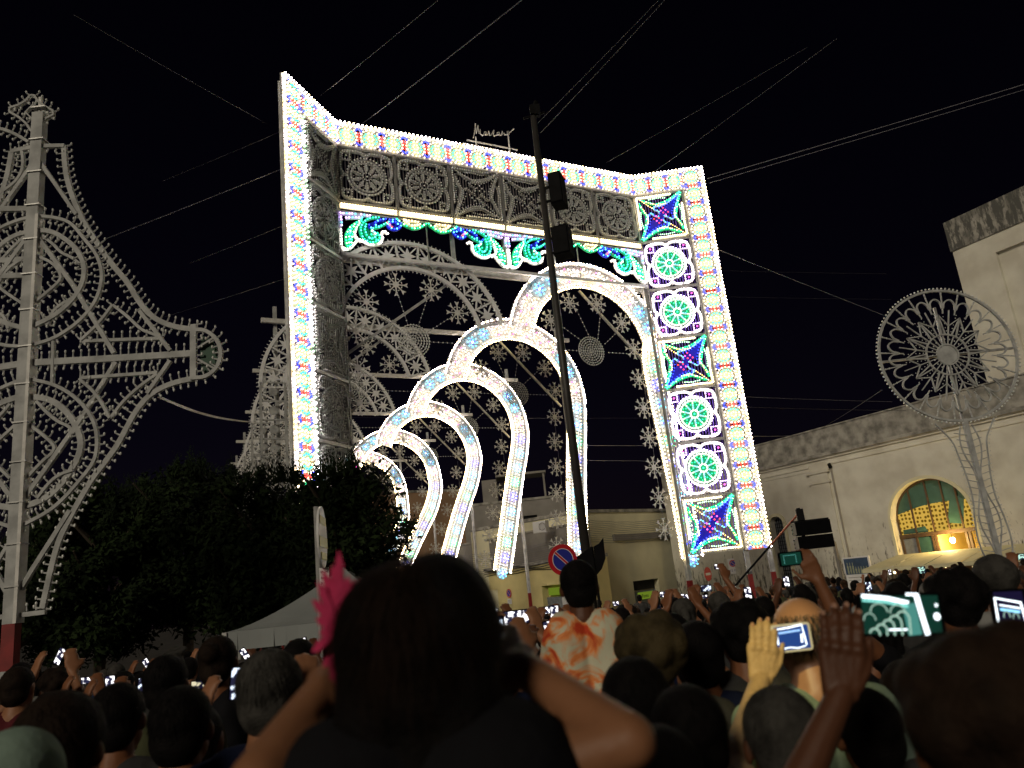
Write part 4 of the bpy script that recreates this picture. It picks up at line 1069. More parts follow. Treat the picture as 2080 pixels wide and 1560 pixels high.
mb = MB(); mb.poly([pl(*p) for p in ((1207, 1112), (1219, 1107), (1229, 1097), (1228, 1137), (1218, 1156), (1207, 1166))], M['dark'], -.05, .03); mb.obj('sign_plate', sb)
mb = MB(); mb.tube([(.01, .04, .22), (.05, .04, g-q.z)], .028, M['dark'], 8); mb.obj('sign_post', sb)
# small no parking on yellow building
an_y = yb.rotation_euler.z; Yo = yb.location.copy(); ny = Vector((math.sin(an_y), -math.cos(an_y), 0))
q = onplane(1035, 1205, Yo, ny)+ny*.05
s2 = thing('no_parking_sign', 'small round no parking sign with white plate on the yellow wall', 'road sign', q, an_y); noparking(s2, .25)
mb = MB(); mb.box(-.20, .20, -.01, .01, -.62, -.32, M['signwhite']); mb.obj('plate', s2)
for i in range(3):
    mb = MB(); mb.box(-.15, .12, -.016, -.011, -.42-.07*i, -.40-.07*i, M['greyplaster']); mb.obj('printed_line', s2)
# no entry
q = atY(1438, 1166, 34); g = ground_z(34)
s3 = thing('no_entry_sign', 'round red no entry sign with white bar left of the portal post', 'road sign', (q.x, 34, q.z), math.radians(48))
mb = MB(); mb.disc(0, 0, .29, M['signred'], 0, .012, 28); mb.obj('sign_disc', s3); mb = MB(); mb.box(-.20, .20, -.014, -.008, -.05, .05, M['signwhite']); mb.obj('white_bar', s3)
mb = MB(); mb.tube([(0, .04, .2), (0, .04, g-q.z)], .03, M['metal'], 8); mb.obj('sign_post', s3)
# rectangular no parking panel on wall
nW = Vector((math.sin(rb.rotation_euler.z), -math.cos(rb.rotation_euler.z), 0)); 
q = onplane(1491, 1150, W0, nW)+nW*.06
s4 = thing('parking_notice', 'white rectangular panel with no parking symbol and two small figures on the pale wall', 'road sign', q, math.radians(-20))
mb = MB(); mb.box(-.27, .27, 0, .015, -.42, .42, M['signwhite']); mb.obj('panel', s4)
sy = link('no_parking_symbol', None, s4, loc=(0, -.012, .16)); noparking(sy, .19)
text_obj('12 18', .17, M['signblue'], s4, (-.22, -.006, -.28))
# sign seen edge-on at left
c, g = axis_post(652, 1300, 7.7); q = atY(659, 1091, 7.7); tp = atY(650, 1028, 7.7)
s5 = thing('bus_stop_sign', 'round reflective sign seen almost edge on, on a grey post left of the woman', 'road sign', (c.x, 7.7, g))
mb = MB(); mb.tube([(0, 0, 0), (0, 0, tp.z-g)], .024, M['metal'], 8); mb.obj('sign_post', s5)
dz = q.z-g; ey = Matrix.Rotation(math.radians(97), 3, 'Z')
st_ = [M['signwhite'], mat('sign_yellow', (.65, .62, .08), .4, .1, 3)]
mb = MB(); mb.disc(0, 0, .30, M['signwhite'], 0, .02, 32); d_ = mb.obj('sign_disc', s5, loc=(.055, -.02, dz), rot=(0, 0, math.radians(97)))
for i, (za, zb) in enumerate(((.12, .20), (-.10, .0), (-.22, -.15))):
    wz = math.sqrt(.29**2-max(abs(za), abs(zb))**2); mb = MB(); mb.box(-wz, wz, -.016, -.0115, za, zb, st_[1]); mb.obj('yellow_stripe', d_)
q = atY(661, 1180, 7.7); mb = MB(); mb.box(-.045, .045, -.012, .0, -.125, .125, M['signwhite']); p_ = mb.obj('plate', s5, loc=(q.x-c.x, -.03, q.z-g), rot=(0, 0, math.radians(8)))
for i in range(4):
    text_obj(['H 24', 'bus', 'P', 'orari'][i], .035, M['signblack'], p_, (-.033, -.0155, .075-.055*i))

# hanging loudspeaker array right of the portal
q = atY(1652, 1086, 21); g = ground_z(21)
la = thing('loudspeaker_array', 'black two box loudspeaker on a mast in front of the plaster wall', 'loudspeaker', (q.x, 21, q.z), math.radians(-14))
for z0 in (-.36, .01):
    mb = MB(); mb.box(-.42, .45, -.25, .3, z0, z0+.34, M['blackplastic']); b_ = mb.obj('cabinet', la)
    mb = MB(); mb.box(-.50, -.425, -.22, .25, z0+.02, z0+.32, M['greyplaster'])
    for i in range(3): mb.box(-.512, -.505, -.2, .2, z0+.05+i*.1, z0+.08+i*.1, M['dark'])
    mb.obj('side_frame', b_)
mb = MB(); mb.box(-.5, .45, -.05, .05, .36, .40, M['dark']); mb.box(-.32, -.14, -.1, .1, .40, .70, M['dark']); mb.tube([(-.22, .35, .75), (-.22, .35, g-q.z)], .05, M['dark'], 8); mb.obj('mast', la)
a_ = atY(1622, 1043, 21.5); b_ = atY(1480, 1205, 24.5)
br = thing('scaffold_strut', 'long diagonal strut running down left from the loudspeaker mast', 'strut', a_)
mid = (b_-a_)*.38; mb = MB(); mb.tube([(0, 0, 0), tuple(mid)], .032, mat('orange_paint', (.38, .12, .07), .5, .3, 4), 8); mb.obj('painted_half', br)
mb = MB(); mb.tube([tuple(mid*1.001), tuple(b_-a_)], .032, M['dark'], 8); mb.obj('bare_half', br)

# gazebo tent at left
pk = atY(697, 1152, 12.0); el = atY(457, 1285, 12.0); g = ground_z(12)
tn = thing('gazebo_tent', 'white peaked gazebo tent between the dark trees and the crowd', 'tent', (pk.x, 12.0, g))
hw = 1.6
for _ in range(12): el = atY(457, 1285, 12.0-hw); hw = .5*hw+.5*(pk.x-el.x)
ze = el.z-g; zp = pk.z-g
mb = MB(); N = 10; cor = [(-hw, -hw), (hw, -hw), (hw, hw), (-hw, hw)]
for k in range(4):
    A_, B_ = cor[k], cor[(k+1) % 4]
    for i in range(N):
        t0, t1 = i/N, (i+1)/N
        hgt = lambda t: ze+(zp-ze)*(t**1.45)
        for j in range(8):
            s0, s1 = j/8, (j+1)/8
            f = lambda t, s_: ((A_[0]*(1-s_)+B_[0]*s_)*(1-t), (A_[1]*(1-s_)+B_[1]*s_)*(1-t), hgt(t)-.10*math.sin(math.pi*s_)*(1-t)*t*2)
            mb.face([f(t0, s0), f(t0, s1), f(t1, s1), f(t1, s0)], M['tentcloth'])
o_ = mb.obj('roof', tn, True)
mb = MB()
for k in range(4):
    A_, B_ = cor[k], cor[(k+1) % 4]
    for j in range(16):
        s0, s1 = j/16, (j+1)/16; f = lambda s_: (A_[0]*(1-s_)+B_[0]*s_, A_[1]*(1-s_)+B_[1]*s_)
        a, b = f(s0), f(s1); w0 = .015*math.sin(j*1.7); mb.face([(a[0], a[1], ze), (b[0], b[1], ze), (b[0], b[1]+w0, ze-.24), (a[0], a[1]+w0, ze-.24)], M['tentcloth'])
mb.obj('valance', tn)
for (x, y) in cor:
    mb = MB(); mb.box(x-.03, x+.03, y-.03, y+.03, 0, ze, M['metal']); mb.obj('leg', tn)

# ================================================================== CABLES
cabs = [((1060, 0, 9), (735, 252, 21), .011, 'bright steel cable rising from the portal top to the top edge'),
 ((890, 0, 9), (650, 195, 19), .008, 'thin cable rising from the left portal corner to the top edge'),
 ((575, 342, 17), (215, 485, 13), .011, 'bright cable running left and down from the portal outer post'),
 ((573, 266, 17), (330, 368, 14), .006, 'faint cable left of the portal, uppermost of those running left'),
 ((590, 452, 17), (385, 535, 14), .006, 'faint cable left of the portal, below the bright one'),
 ((598, 560, 17), (330, 645, 14), .006, 'faint cable left of the portal ending near the round side arm'),
 ((2085, 170, 20), (1437, 363, 23.5), .013, 'bright cable from the portal right corner to the right edge'),
 ((2085, 181, 20), (1440, 372, 23.5), .010, 'thin cable just under the bright one at upper right'),
 ((1350, 0, 9), (1098, 270, 15), .008, 'cable from the tall pole top to the top edge, right one of two'),
 ((1338, 0, 9), (1092, 250, 15), .006, 'cable from the tall pole top to the top edge, left one of two'),
 ((1462, 508, 23.5), (1795, 640, 16), .008, 'faint cable sloping down from the portal to the round wheel'),
 ((1470, 550, 23.5), (1800, 556, 26), .008, 'level faint cable between portal and wheel, upper one'),
 ((1483, 603, 23.5), (1810, 608, 26), .007, 'level faint cable between portal and wheel, lower one'),
 ((1512, 806, 23.5), (1812, 816, 30), .010, 'level cable above the parapet, upper one of two'),
 ((1516, 827, 23.5), (1840, 834, 30), .009, 'level cable above the parapet, lower one of two'),
 ((1530, 886, 23.5), (1625, 884, 36), .012, 'short bright cable from the portal to the parapet top'),
 ((1330, 348, 23.5), (1700, 78, 13), .007, 'faint cable fanning up right from the portal top'),
 ((1232, 330, 23), (1640, 96, 13), .006, 'fainter cable fanning up right, left of its neighbour'),
 ((1792, 792, 16), (1665, 872, 30), .008, 'short slanting cable from the wheel down to the parapet'),
 ((540, 250, 17), (150, 30, 9), .006, 'very faint cable crossing the sky at upper left'),
 ((700, 848, 40), (1330, 849, 30), .008, 'level wire crossing behind the arches'),
 ((1192, 905, 28), (1345, 905, 24), .008, 'short level wire inside the nearest lit arch'),
 ((1195, 935, 28), (1350, 936, 24), .006, 'lower short level wire inside the nearest lit arch')]
for (a, b, r_, lab) in cabs:
    A_ = atY(*a); B_ = atY(*b); t_ = MB(); n = 12; sag = .02*(B_-A_).length*.3
    t_.tube([tuple((B_-A_)*(i/n)-Vector((0, 0, sag*4*(i/n)*(1-i/n)*.25))) for i in range(n+1)], r_*.72, M['cable'] if r_ > .0095 else M['cable_thin'], 5)
    tag(t_.obj('steel_cable', loc=A_), lab, 'cable', 'rigging cables in the sky')
A_ = atY(322, 806, 9.1); B_ = atY(520, 858, 34); mb = MB(); n = 24
for k in range(2):
    pts = []
    for i in range(n+1):
        t_ = i/n; p = atY(322+198*t_, 806+52*t_+ (-1)*0, 9.1+24.9*t_*t_)-A_
        x = 322+198*t_; y = 806+ (52*t_)+ 10*math.sin(math.pi*t_)*(1 if True else 0)+ k*2*math.sin(math.pi*t_)
        pts.append(tuple(atY(x, y, 9.1+20*t_)-A_))
    mb.tube(pts, .018, M['white'], 5)
tag(mb.obj('power_cable', loc=A_), 'pale sagging double cable from the round side arm towards the crosses', 'cable')
# ================================================================== PEOPLE
DG = bpy.context.evaluated_depsgraph_get
def remesh(parts, voxel, name, smooth=5, noise=0):
    """one continuous surface from overlapping closed primitives"""
    me = parts.mesh(name); o = bpy.data.objects.new('tmp', me); COL.objects.link(o)
    r_ = o.modifiers.new('r', 'REMESH'); r_.mode = 'VOXEL'; r_.voxel_size = voxel; r_.use_smooth_shade = True
    if smooth: s_ = o.modifiers.new('s', 'SMOOTH'); s_.iterations = smooth; s_.factor = .5
    if noise:
        tx = bpy.data.textures.new('fold', 'CLOUDS'); tx.noise_scale = .09
        d_ = o.modifiers.new('d', 'DISPLACE'); d_.texture = tx; d_.strength = noise; d_.mid_level = .5
    dg = DG(); dg.update(); out = bpy.data.meshes.new_from_object(o.evaluated_get(dg)); out.name = name
    bpy.data.objects.remove(o); mt = parts.mats[0]
    out.materials.clear(); out.materials.append(mt); out.polygons.foreach_set('material_index', [0]*len(out.polygons)); out.polygons.foreach_set('use_smooth', [True]*len(out.polygons))
    return out
def cap(mb, a, b, r0_, r1_, mt, n=12):
    a, b = Vector(a), Vector(b); d = (b-a); L = d.length; d.normalize(); pts = []; rs = []
    for i in range(4): t = math.pi/2*i/4; pts.append(a-d*r0_*math.cos(t)); rs.append(max(.0005, r0_*math.sin(t)))
    for i in range(5): pts.append(a+d*L*i/4); rs.append(r0_+(r1_-r0_)*i/4)
    for i in range(1, 5): t = math.pi/2*i/4; pts.append(b+d*r1_*math.sin(t)); rs.append(max(.0005, r1_*math.cos(t)))
    ax_ = d.cross(Vector((0, 0, 1))) if abs(d.z) < .9 else d.cross(Vector((1, 0, 0))); ax_.normalize(); cx = d.cross(ax_); bs = len(mb.v); k = mb.m(mt)
    for p, r_ in zip(pts, rs):
        for j in range(n): t = 2*math.pi*j/n; mb.v.append(tuple(p+(ax_*math.cos(t)+cx*math.sin(t))*r_))
    for i in range(len(pts)-1):
        for j in range(n): j2 = (j+1) % n; mb.f.append((bs+i*n+j, bs+i*n+j2, bs+(i+1)*n+j2, bs+(i+1)*n+j)); mb.mi.append(k)
    mb.f.append(tuple(bs+j for j in range(n))[::-1]); mb.mi.append(k); e = bs+(len(pts)-1)*n; mb.f.append(tuple(e+j for j in range(n))); mb.mi.append(k)
def hand(mb, wrist, fwd, nrm, side, mt, curl=.5, spread=.12, s=1.0, thumb_out=.9):
    """palm + five fingers; nrm = back of hand, side=+1 thumb towards cross(fwd,nrm)"""
    w_ = Vector(wrist); f = Vector(fwd).normalized(); n = Vector(nrm); n = (n-f*n.dot(f)).normalized(); t = f.cross(n).normalized()*side
    for k in range(-2, 3): cap(mb, w_+t*k*.010*s, w_+f*.085*s+t*k*.0175*s, .015*s, .0125*s, mt, 8)
    L = [.074, .086, .080, .062]; nails = []
    for i in range(4):
        base = w_+f*.086*s+t*(.030-.020*i)*s; mb.sphere(base+n*.006*s, .0118*s, mt, 8, 6); cap(mb, w_+f*.02*s+t*(.012-.008*i)*s+n*.011*s, base+n*.005*s, .0050*s, .0052*s, mt, 6)
    for i in range(4):
        base = w_+f*.085*s+t*(.030-.020*i)*s; d = (f+t*(1.5-i)*spread).normalized(); p = base
        for j, (fr, rad) in enumerate(((.45, .0108), (.30, .0100), (.25, .0092))):
            a = curl*(.35+.9*j); dd = (d*math.cos(a)-n*math.sin(a)).normalized(); q = p+dd*L[i]*fr*s*1.0; cap(mb, p, q, rad*s, rad*s*.93, mt, 8); nn_ = (n*math.cos(a)+d*math.sin(a)).normalized(); mb.sphere(p+nn_*.0015*s, rad*1.10*s, mt, 8, 6); p = q
        nails.append((q+dd*.001*s+nn_*.0078*s, dd, nn_))
    p = w_+f*.02*s+t*.030*s; d = (f*.6+t*thumb_out-n*.25*curl).normalized(); q = p+d*.040*s; cap(mb, p, q, .014*s, .011*s, mt, 8)
    d2 = (f*.9+t*.35*thumb_out-n*.5*curl).normalized(); q2 = q+d2*.032*s; cap(mb, q, q2, .0105*s, .0095*s, mt, 8); cap(mb, q2, q2+d2*.022*s, .0093*s, .0075*s, mt, 8)
    return nails
def head_parts(mb, c, mt, s=1.0):
    c = Vector(c)
    mb.sphere(c+Vector((0, -.008, .018))*s, .1*s, mt, 20, 14, (.78, .96, .92)); mb.sphere(c+Vector((0, .022, -.045))*s, .1*s, mt, 16, 12, (.62, .68, .70))
    cap(mb, c+Vector((0, .075, -.095))*s, c+Vector((0, .070, -.08))*s, .026*s, .03*s, mt)
    cap(mb, c+Vector((0, .092, .0))*s, c+Vector((0, .112, -.035))*s, .010*s, .015*s, mt)
    cap(mb, c+Vector((-.03, .082, .018))*s, c+Vector((.03, .082, .018))*s, .013*s, .013*s, mt)
    cap(mb, c+Vector((-.018, .092, -.065))*s, c+Vector((.018, .092, -.065))*s, .008*s, .008*s, mt)
    for sx in (-1, 1): mb.sphere(c+Vector((sx*.082, -.005, -.012))*s, .03*s, mt, 8, 8, (.35, .62, 1.05))
def body_parts(mb, P, mt, s=1.0, fingers=True, legs=True):
    """P: joint dict in person-local metres, facing +y"""
    h = Vector(P['head']); ch = Vector(P['chest']); pe = Vector(P['pelvis'])
    head_parts(mb, h, mt, s)
    cap(mb, ch+Vector((0, -.01, .12)), h+Vector((0, -.012, -.06)), .062, .054, mt)
    for sx in (-1, 1):
        cap(mb, ch+Vector((sx*.02, 0, .11)), ch+Vector((sx*(P.get('shw', .175)-.02), 0, .075)), .052, .055, mt)
        cap(mb, ch+Vector((sx*.075, 0, .02)), pe+Vector((sx*.07, 0, .05)), .098, .088, mt); cap(mb, ch+Vector((sx*.08, -.01, .05)), ch+Vector((sx*.08, -.01, -.1)), .095, .09, mt)
    if legs == 'sit':
        for sx in (-1, 1):
            hp = pe+Vector((sx*.09, .02, 0)); kn = hp+Vector((sx*.06, .30, -.04)); an_ = kn+Vector((-sx*.02, .02, -.34))
            cap(mb, hp, kn, .085, .058, mt); cap(mb, kn, an_, .056, .04, mt); cap(mb, an_, an_+Vector((0, .10, -.03)), .036, .028, mt)
    elif legs:
        for sx in (-1, 1):
            hp = pe+Vector((sx*.085, 0, -.02)); kn = hp+Vector((sx*.01, .01, -.43)); an_ = Vector((hp.x+sx*.015, hp.y-.02, .075))
            cap(mb, hp, kn, .092, .062, mt); cap(mb, kn, an_, .06, .042, mt); cap(mb, an_+Vector((0, -.03, -.035)), an_+Vector((sx*.015, .14, -.045)), .038, .030, mt)
    for side, k in ((-1, 'L'), (1, 'R')):
        sh_ = ch+Vector((side*P.get('shw', .175), 0, .07)); el, wr = Vector(P['el'+k]), Vector(P['wr'+k])
        q_ = P.get('arm', 1.0); cap(mb, sh_, el, .050*q_, .040*q_, mt); cap(mb, el, wr, .041*q_, .027*min(1, q_*1.1), mt)
        fw = Vector(P.get('hd'+k, wr-el)); nm = Vector(P.get('hn'+k, (0, -1, 0)))
        if fingers: P['nails'+k] = hand(mb, wr, fw, nm, P.get('ts'+k, side), mt, P.get('curl'+k, .4), spread=P.get('spread', .10), s=P.get('hs', 1.0), thumb_out=P.get('th'+k, .9))
        else: cap(mb, wr, wr+fw.normalized()*.09, .03, .034, mt)
def shirt_parts(mb, P, mt, sleeve=.55, add=.014, hem=-.02):
    ch = Vector(P['chest']); pe = Vector(P['pelvis'])
    for sx in (-1, 1):
        cap(mb, ch+Vector((sx*.035, -.004, .095)), ch+Vector((sx*(P.get('shw', .175)-.02), 0, .070)), .058+add*.6, .056+add, mt)
        cap(mb, ch+Vector((sx*.075, 0, .02)), pe+Vector((sx*.07, 0, hem)), .098+add, .098+add*1.4, mt); cap(mb, ch+Vector((sx*.08, -.01, .05)), ch+Vector((sx*.08, -.01, -.12)), .095+add, .094+add, mt)
    for side, k in ((-1, 'L'), (1, 'R')):
        sh_ = ch+Vector((side*P.get('shw', .175), 0, .07)); el = Vector(P['el'+k]); cap(mb, sh_, sh_+(el-sh_)*sleeve, .05+add, .05+add, mt)
def trouser_parts(mb, P, mt):
    pe = Vector(P['pelvis']); mb_ = mb
    for sx in (-1, 1):
        hp = pe+Vector((sx*.085, 0, -.02)); kn = hp+Vector((sx*.01, .01, -.43)); an_ = Vector((hp.x+sx*.015, hp.y-.02, .09))
        cap(mb, pe+Vector((sx*.06, 0, .04)), hp, .102, .108, mt); cap(mb, hp, kn, .106, .076, mt); cap(mb, kn, an_, .074, .060, mt)
def hair_parts(mb, c, mt, kind='short', s=1.0):
    c = Vector(c)
    mb.sphere(c+Vector((0, -.018, .030))*s, .1*s, mt, 20, 14, (.86, 1.02, .93))
    if kind != 'crop': mb.sphere(c+Vector((0, -.045, -.02))*s, .1*s, mt, 16, 10, (.78, .68, .80))
    if kind == 'long':
        for sx in (-.05, 0, .05): cap(mb, c+Vector((sx, -.06, .0))*s, c+Vector((sx*1.3, -.07, -.24))*s, .058*s, .045*s, mt)
        for sx in (-1, 1): cap(mb, c+Vector((sx*.075, -.02, -.0))*s, c+Vector((sx*.09, -.03, -.2))*s, .035*s, .03*s, mt)
    if kind == 'quiff':
        for i in range(5): cap(mb, c+Vector((-.05+.025*i, .0, .10))*s, c+Vector((-.05+.027*i, .07, .135+.01*(i % 2)))*s, .028*s, .016*s, mt)
    if kind == 'pony': cap(mb, c+Vector((0, -.10, .04))*s, c+Vector((.01, -.15, -.02))*s, .03*s, .032*s, mt); cap(mb, c+Vector((.01, -.15, -.02))*s, c+Vector((0, -.12, -.20))*s, .032*s, .012*s, mt)
    if kind == 'bun': mb.sphere(c+Vector((0, -.11, .05))*s, .045*s, mt, 12, 8); cap(mb, c+Vector((0, -.08, -.05))*s, c+Vector((0, -.05, -.09))*s, .05*s, .04*s, mt)
    if kind == 'bushy':
        for i in range(14):
            a = i*2.4; z = -.5+i/14*1.5; rr2 = math.sqrt(max(0, 1-z*z)) if abs(z) < 1 else .1; mb.sphere(c+Vector((math.cos(a)*rr2*.07, -.02+math.sin(a)*rr2*.06-.02, .03+z*.06))*s, .05*s, mt, 10, 8)
def skin(name, col): return mat(name, col, .55, .14, 14, .05, spec=.35)
SK = [skin('tan_skin', (.20, .078, .034)), skin('light_skin', (.29, .13, .065)), skin('brown_skin', (.10, .038, .018))]
def hairm(name, col): 
    m_ = mat(name, col, .75, .55, 22, .35, spec=.08, detail=8); return m_
HR = {'black': hairm('black_hair', (.006, .005, .005)), 'brown': hairm('dark_brown_hair', (.016, .010, .007)), 'grey': hairm('grey_hair', (.055, .052, .047)), 'white': hairm('white_hair', (.20, .19, .175)), 'auburn': hairm('auburn_hair', (.035, .019, .011))}
CL = {k: mat(k+'_cloth', c_, .95, .25, 5, .25, spec=.04) for k, c_ in {'black': (.012, .012, .014), 'navy': (.015, .02, .05), 'grey': (.05, .05, .05), 'white': (.28, .28, .27), 'wine': (.10, .02, .025), 'olive': (.07, .075, .04), 'brown': (.06, .04, .03), 'blue': (.025, .04, .09), 'mint': (.22, .30, .25)}.items()}
TR = mat('dark_trousers', (.02, .022, .03), .85, .3, 6, .2)
def pose(kind):
    P = dict(head=(0, .02, 1.60), chest=(0, 0, 1.33), pelvis=(0, 0, .93))
    P['elL'], P['wrL'], P['hdL'] = (-.24, -.02, 1.10), (-.25, .06, .86), (0, .1, -1)
    P['elR'], P['wrR'], P['hdR'] = (.24, -.02, 1.10), (.25, .06, .86), (0, .1, -1)
    P['hnL'] = (-1, 0, 0); P['hnR'] = (1, 0, 0)
    if kind in ('both',):
        P['elL'], P['wrL'], P['hdL'], P['hnL'] = (-.27, .22, 1.42), (-.12, .34, 1.64), (.25, .1, 1), (-.6, -.8, 0)
        P['elR'], P['wrR'], P['hdR'], P['hnR'] = (.27, .22, 1.42), (.12, .34, 1.64), (-.25, .1, 1), (.6, -.8, 0)
    if kind in ('one',):
        P['elR'], P['wrR'], P['hdR'], P['hnR'] = (.25, .14, 1.60), (.14, .24, 1.84), (-.15, .05, 1), (.3, -.9, 0)
    return P
PHONE_AT = {'both': Vector((0, .40, 1.74)), 'one': Vector((.10, .29, 1.96))}
PM = {}
for kd in ('down', 'both', 'one'):
    P = pose(kd); a = MB(); body_parts(a, P, SK[0]); b = MB(); shirt_parts(b, P, CL['black']); c_ = MB(); trouser_parts(c_, P, TR)
    PM[kd] = (remesh(a, .016, 'body_'+kd, 2), remesh(b, .024, 'shirt_'+kd, 3, .02), remesh(c_, .028, 'trousers_'+kd, 2))
HM = {}
for kd in ('short', 'long', 'bun', 'bushy', 'quiff', 'pony', 'crop'):
    a = MB(); hair_parts(a, (0, .02, 1.60), HR['black'], kd); HM[kd] = remesh(a, .012, 'hair_'+kd, 1, .016)
def setmat(o, mt): o.material_slots[0].link = 'OBJECT'; o.material_slots[0].material = mt
def person(x, Y, g, s, kd, hair, hk, cloth, label, group=None, rz=0, sk=None, cat='person'):
    t_ = thing('person', label, cat, (x, Y, g), rz, group); t_.scale = (s, s, s)
    b, sh_, tr = PM[kd]; R = random
    o = link('body', b, t_); setmat(o, sk or SK[R.choice((0, 0, 1, 2))])
    if hair: o = link('hair', HM[hk], t_); setmat(o, HR[hair])
    o = link('shirt', sh_, t_); setmat(o, CL[cloth]); link('trousers', tr, t_)
    return t_
def strands(center, rad, n, ln, mt, parent, name='hair_strands', seed=3, wid=.0011, lift=.35, down=1.0, cut=-.6, curl=.25, zmax=2):
    """thousands of separate tapering hairs growing from an ellipsoid scalp"""
    R = random.Random(seed); mb = MB(); k = mb.m(mt); c = Vector(center)
    for i in range(n):
        z = R.uniform(cut, 1); a = R.uniform(0, 2*math.pi); s_ = math.sqrt(max(0, 1-z*z)); nn = Vector((s_*math.cos(a), s_*math.sin(a), z))
        if nn.y > .55 and z < .3: continue
        if z > zmax: continue
        p = c+Vector((nn.x*rad[0], nn.y*rad[1], nn.z*rad[2])); tg = Vector((nn.x*.4, nn.y*.4, -1.0)); tg = (tg-nn*tg.dot(nn)); tg = tg.normalized() if tg.length > .01 else Vector((R.uniform(-1, 1), R.uniform(-1, 1), 0)).normalized()
        d = (tg*down+nn*lift+Vector((R.gauss(0, curl), R.gauss(0, curl), R.gauss(0, curl)))).normalized(); L = ln*R.uniform(.55, 1.25); sd_ = d.cross(nn); sd_ = sd_.normalized() if sd_.length > .01 else Vector((1, 0, 0)); b = len(mb.v); N = 3
        for j in range(N+1):
            t_ = j/N; w_ = wid*(1-t_*.85); q = p+d*L*t_-nn*lift*.35*L*t_*t_-Vector((0, 0, L*.35*t_*t_)); mb.v += [tuple(q-sd_*w_), tuple(q+sd_*w_)]
        for j in range(N): mb.f.append((b+2*j, b+2*j+1, b+2*j+3, b+2*j+2)); mb.mi.append(k)
    return mb.obj(name, parent, kind='stuff')

# ---- phones
def screen_mat(name, seed, bright=6, tint=(.80, .88, 1)):
    m_ = bpy.data.materials.new(name); m_.use_nodes = True; t = m_.node_tree; t.nodes.clear()
    tc = t.nodes.new('ShaderNodeTexCoord'); mp = t.nodes.new('ShaderNodeMapping'); mp.inputs['Location'].default_value = (seed*3.1, 0, seed*1.7); no = t.nodes.new('ShaderNodeTexNoise'); no.inputs['Scale'].default_value = 38; no.inputs['Detail'].default_value = 2
    t.links.new(tc.outputs['Object'], mp.inputs[0]); t.links.new(mp.outputs[0], no.inputs['Vector']); rp = t.nodes.new('ShaderNodeValToRGB'); rp.color_ramp.elements[0].position = .50; rp.color_ramp.elements[0].color = (.012, .012, .03, 1); rp.color_ramp.elements[1].position = .57; rp.color_ramp.elements[1].color = (*tint, 1)
    t.links.new(no.outputs['Fac'], rp.inputs[0]); e = t.nodes.new('ShaderNodeEmission'); e.inputs[1].default_value = bright; o = t.nodes.new('ShaderNodeOutputMaterial'); t.links.new(rp.outputs[0], e.inputs[0]); t.links.new(e.outputs[0], o.inputs[0]); return m_
SM = [screen_mat('phone_picture_%s' % n, i, b_, c_) for i, (n, b_, c_) in enumerate((('blue', 1.6, (.75, .85, 1)), ('white', 2.2, (1, .97, 1)), ('warm', .8, (1, .9, .6)), ('green', 1.0, (.6, 1, .85))))]
SCR_DK = emit('dark_screen_blue', (.02, .03, .10), .5); SCR_DG = emit('dark_screen_green', (.01, .06, .04), .6); SCR_W = emit('screen_white', (.86, .95, 1), 2.4); SCR_T = emit('screen_teal', (.08, .30, .26), .9); SCR_A = emit('screen_pale_green', (.45, .68, .55), .9); SCR_R = emit('screen_rust', (.35, .10, .05), .9)
def phone(label, loc, wd, ht, rx=0, ry=0, rz=0, case=None, smt=None, pic=None, name='mobile_phone', cat='phone', group=None):
    t_ = thing(name, label, cat, loc, 0, group); t_.rotation_euler = (rx, ry, rz); a, b = wd/2, ht/2; r_ = min(wd, ht)*.12
    mb = MB(); pts = []
    for cx, cz, a0 in ((a-r_, b-r_, 0), (-a+r_, b-r_, 90), (-a+r_, -b+r_, 180), (a-r_, -b+r_, 270)): pts += arc(cx, cz, r_, a0, a0+90, 4)
    mb.poly(pts, case or M['blackplastic'], 0, .009); mb.obj('case', t_)
    mx, mz = (.006, .006) if not pic else (.008, .006)
    mb = MB(); mb.box(-a+mx, a-mx, -.0062, -.0052, -b+mz, b-mz, smt or SCR_DK); s_ = mb.obj('screen', t_)
    if pic:
        for (pts, w_, mt, cl) in pic:
            mb = MB(); mb.strip([(p[0]*wd, p[1]*ht) for p in pts], w_, .0006, mt, -.0068 - .0007*random.random(), cl); mb.obj('screen_image', s_)
    return t_
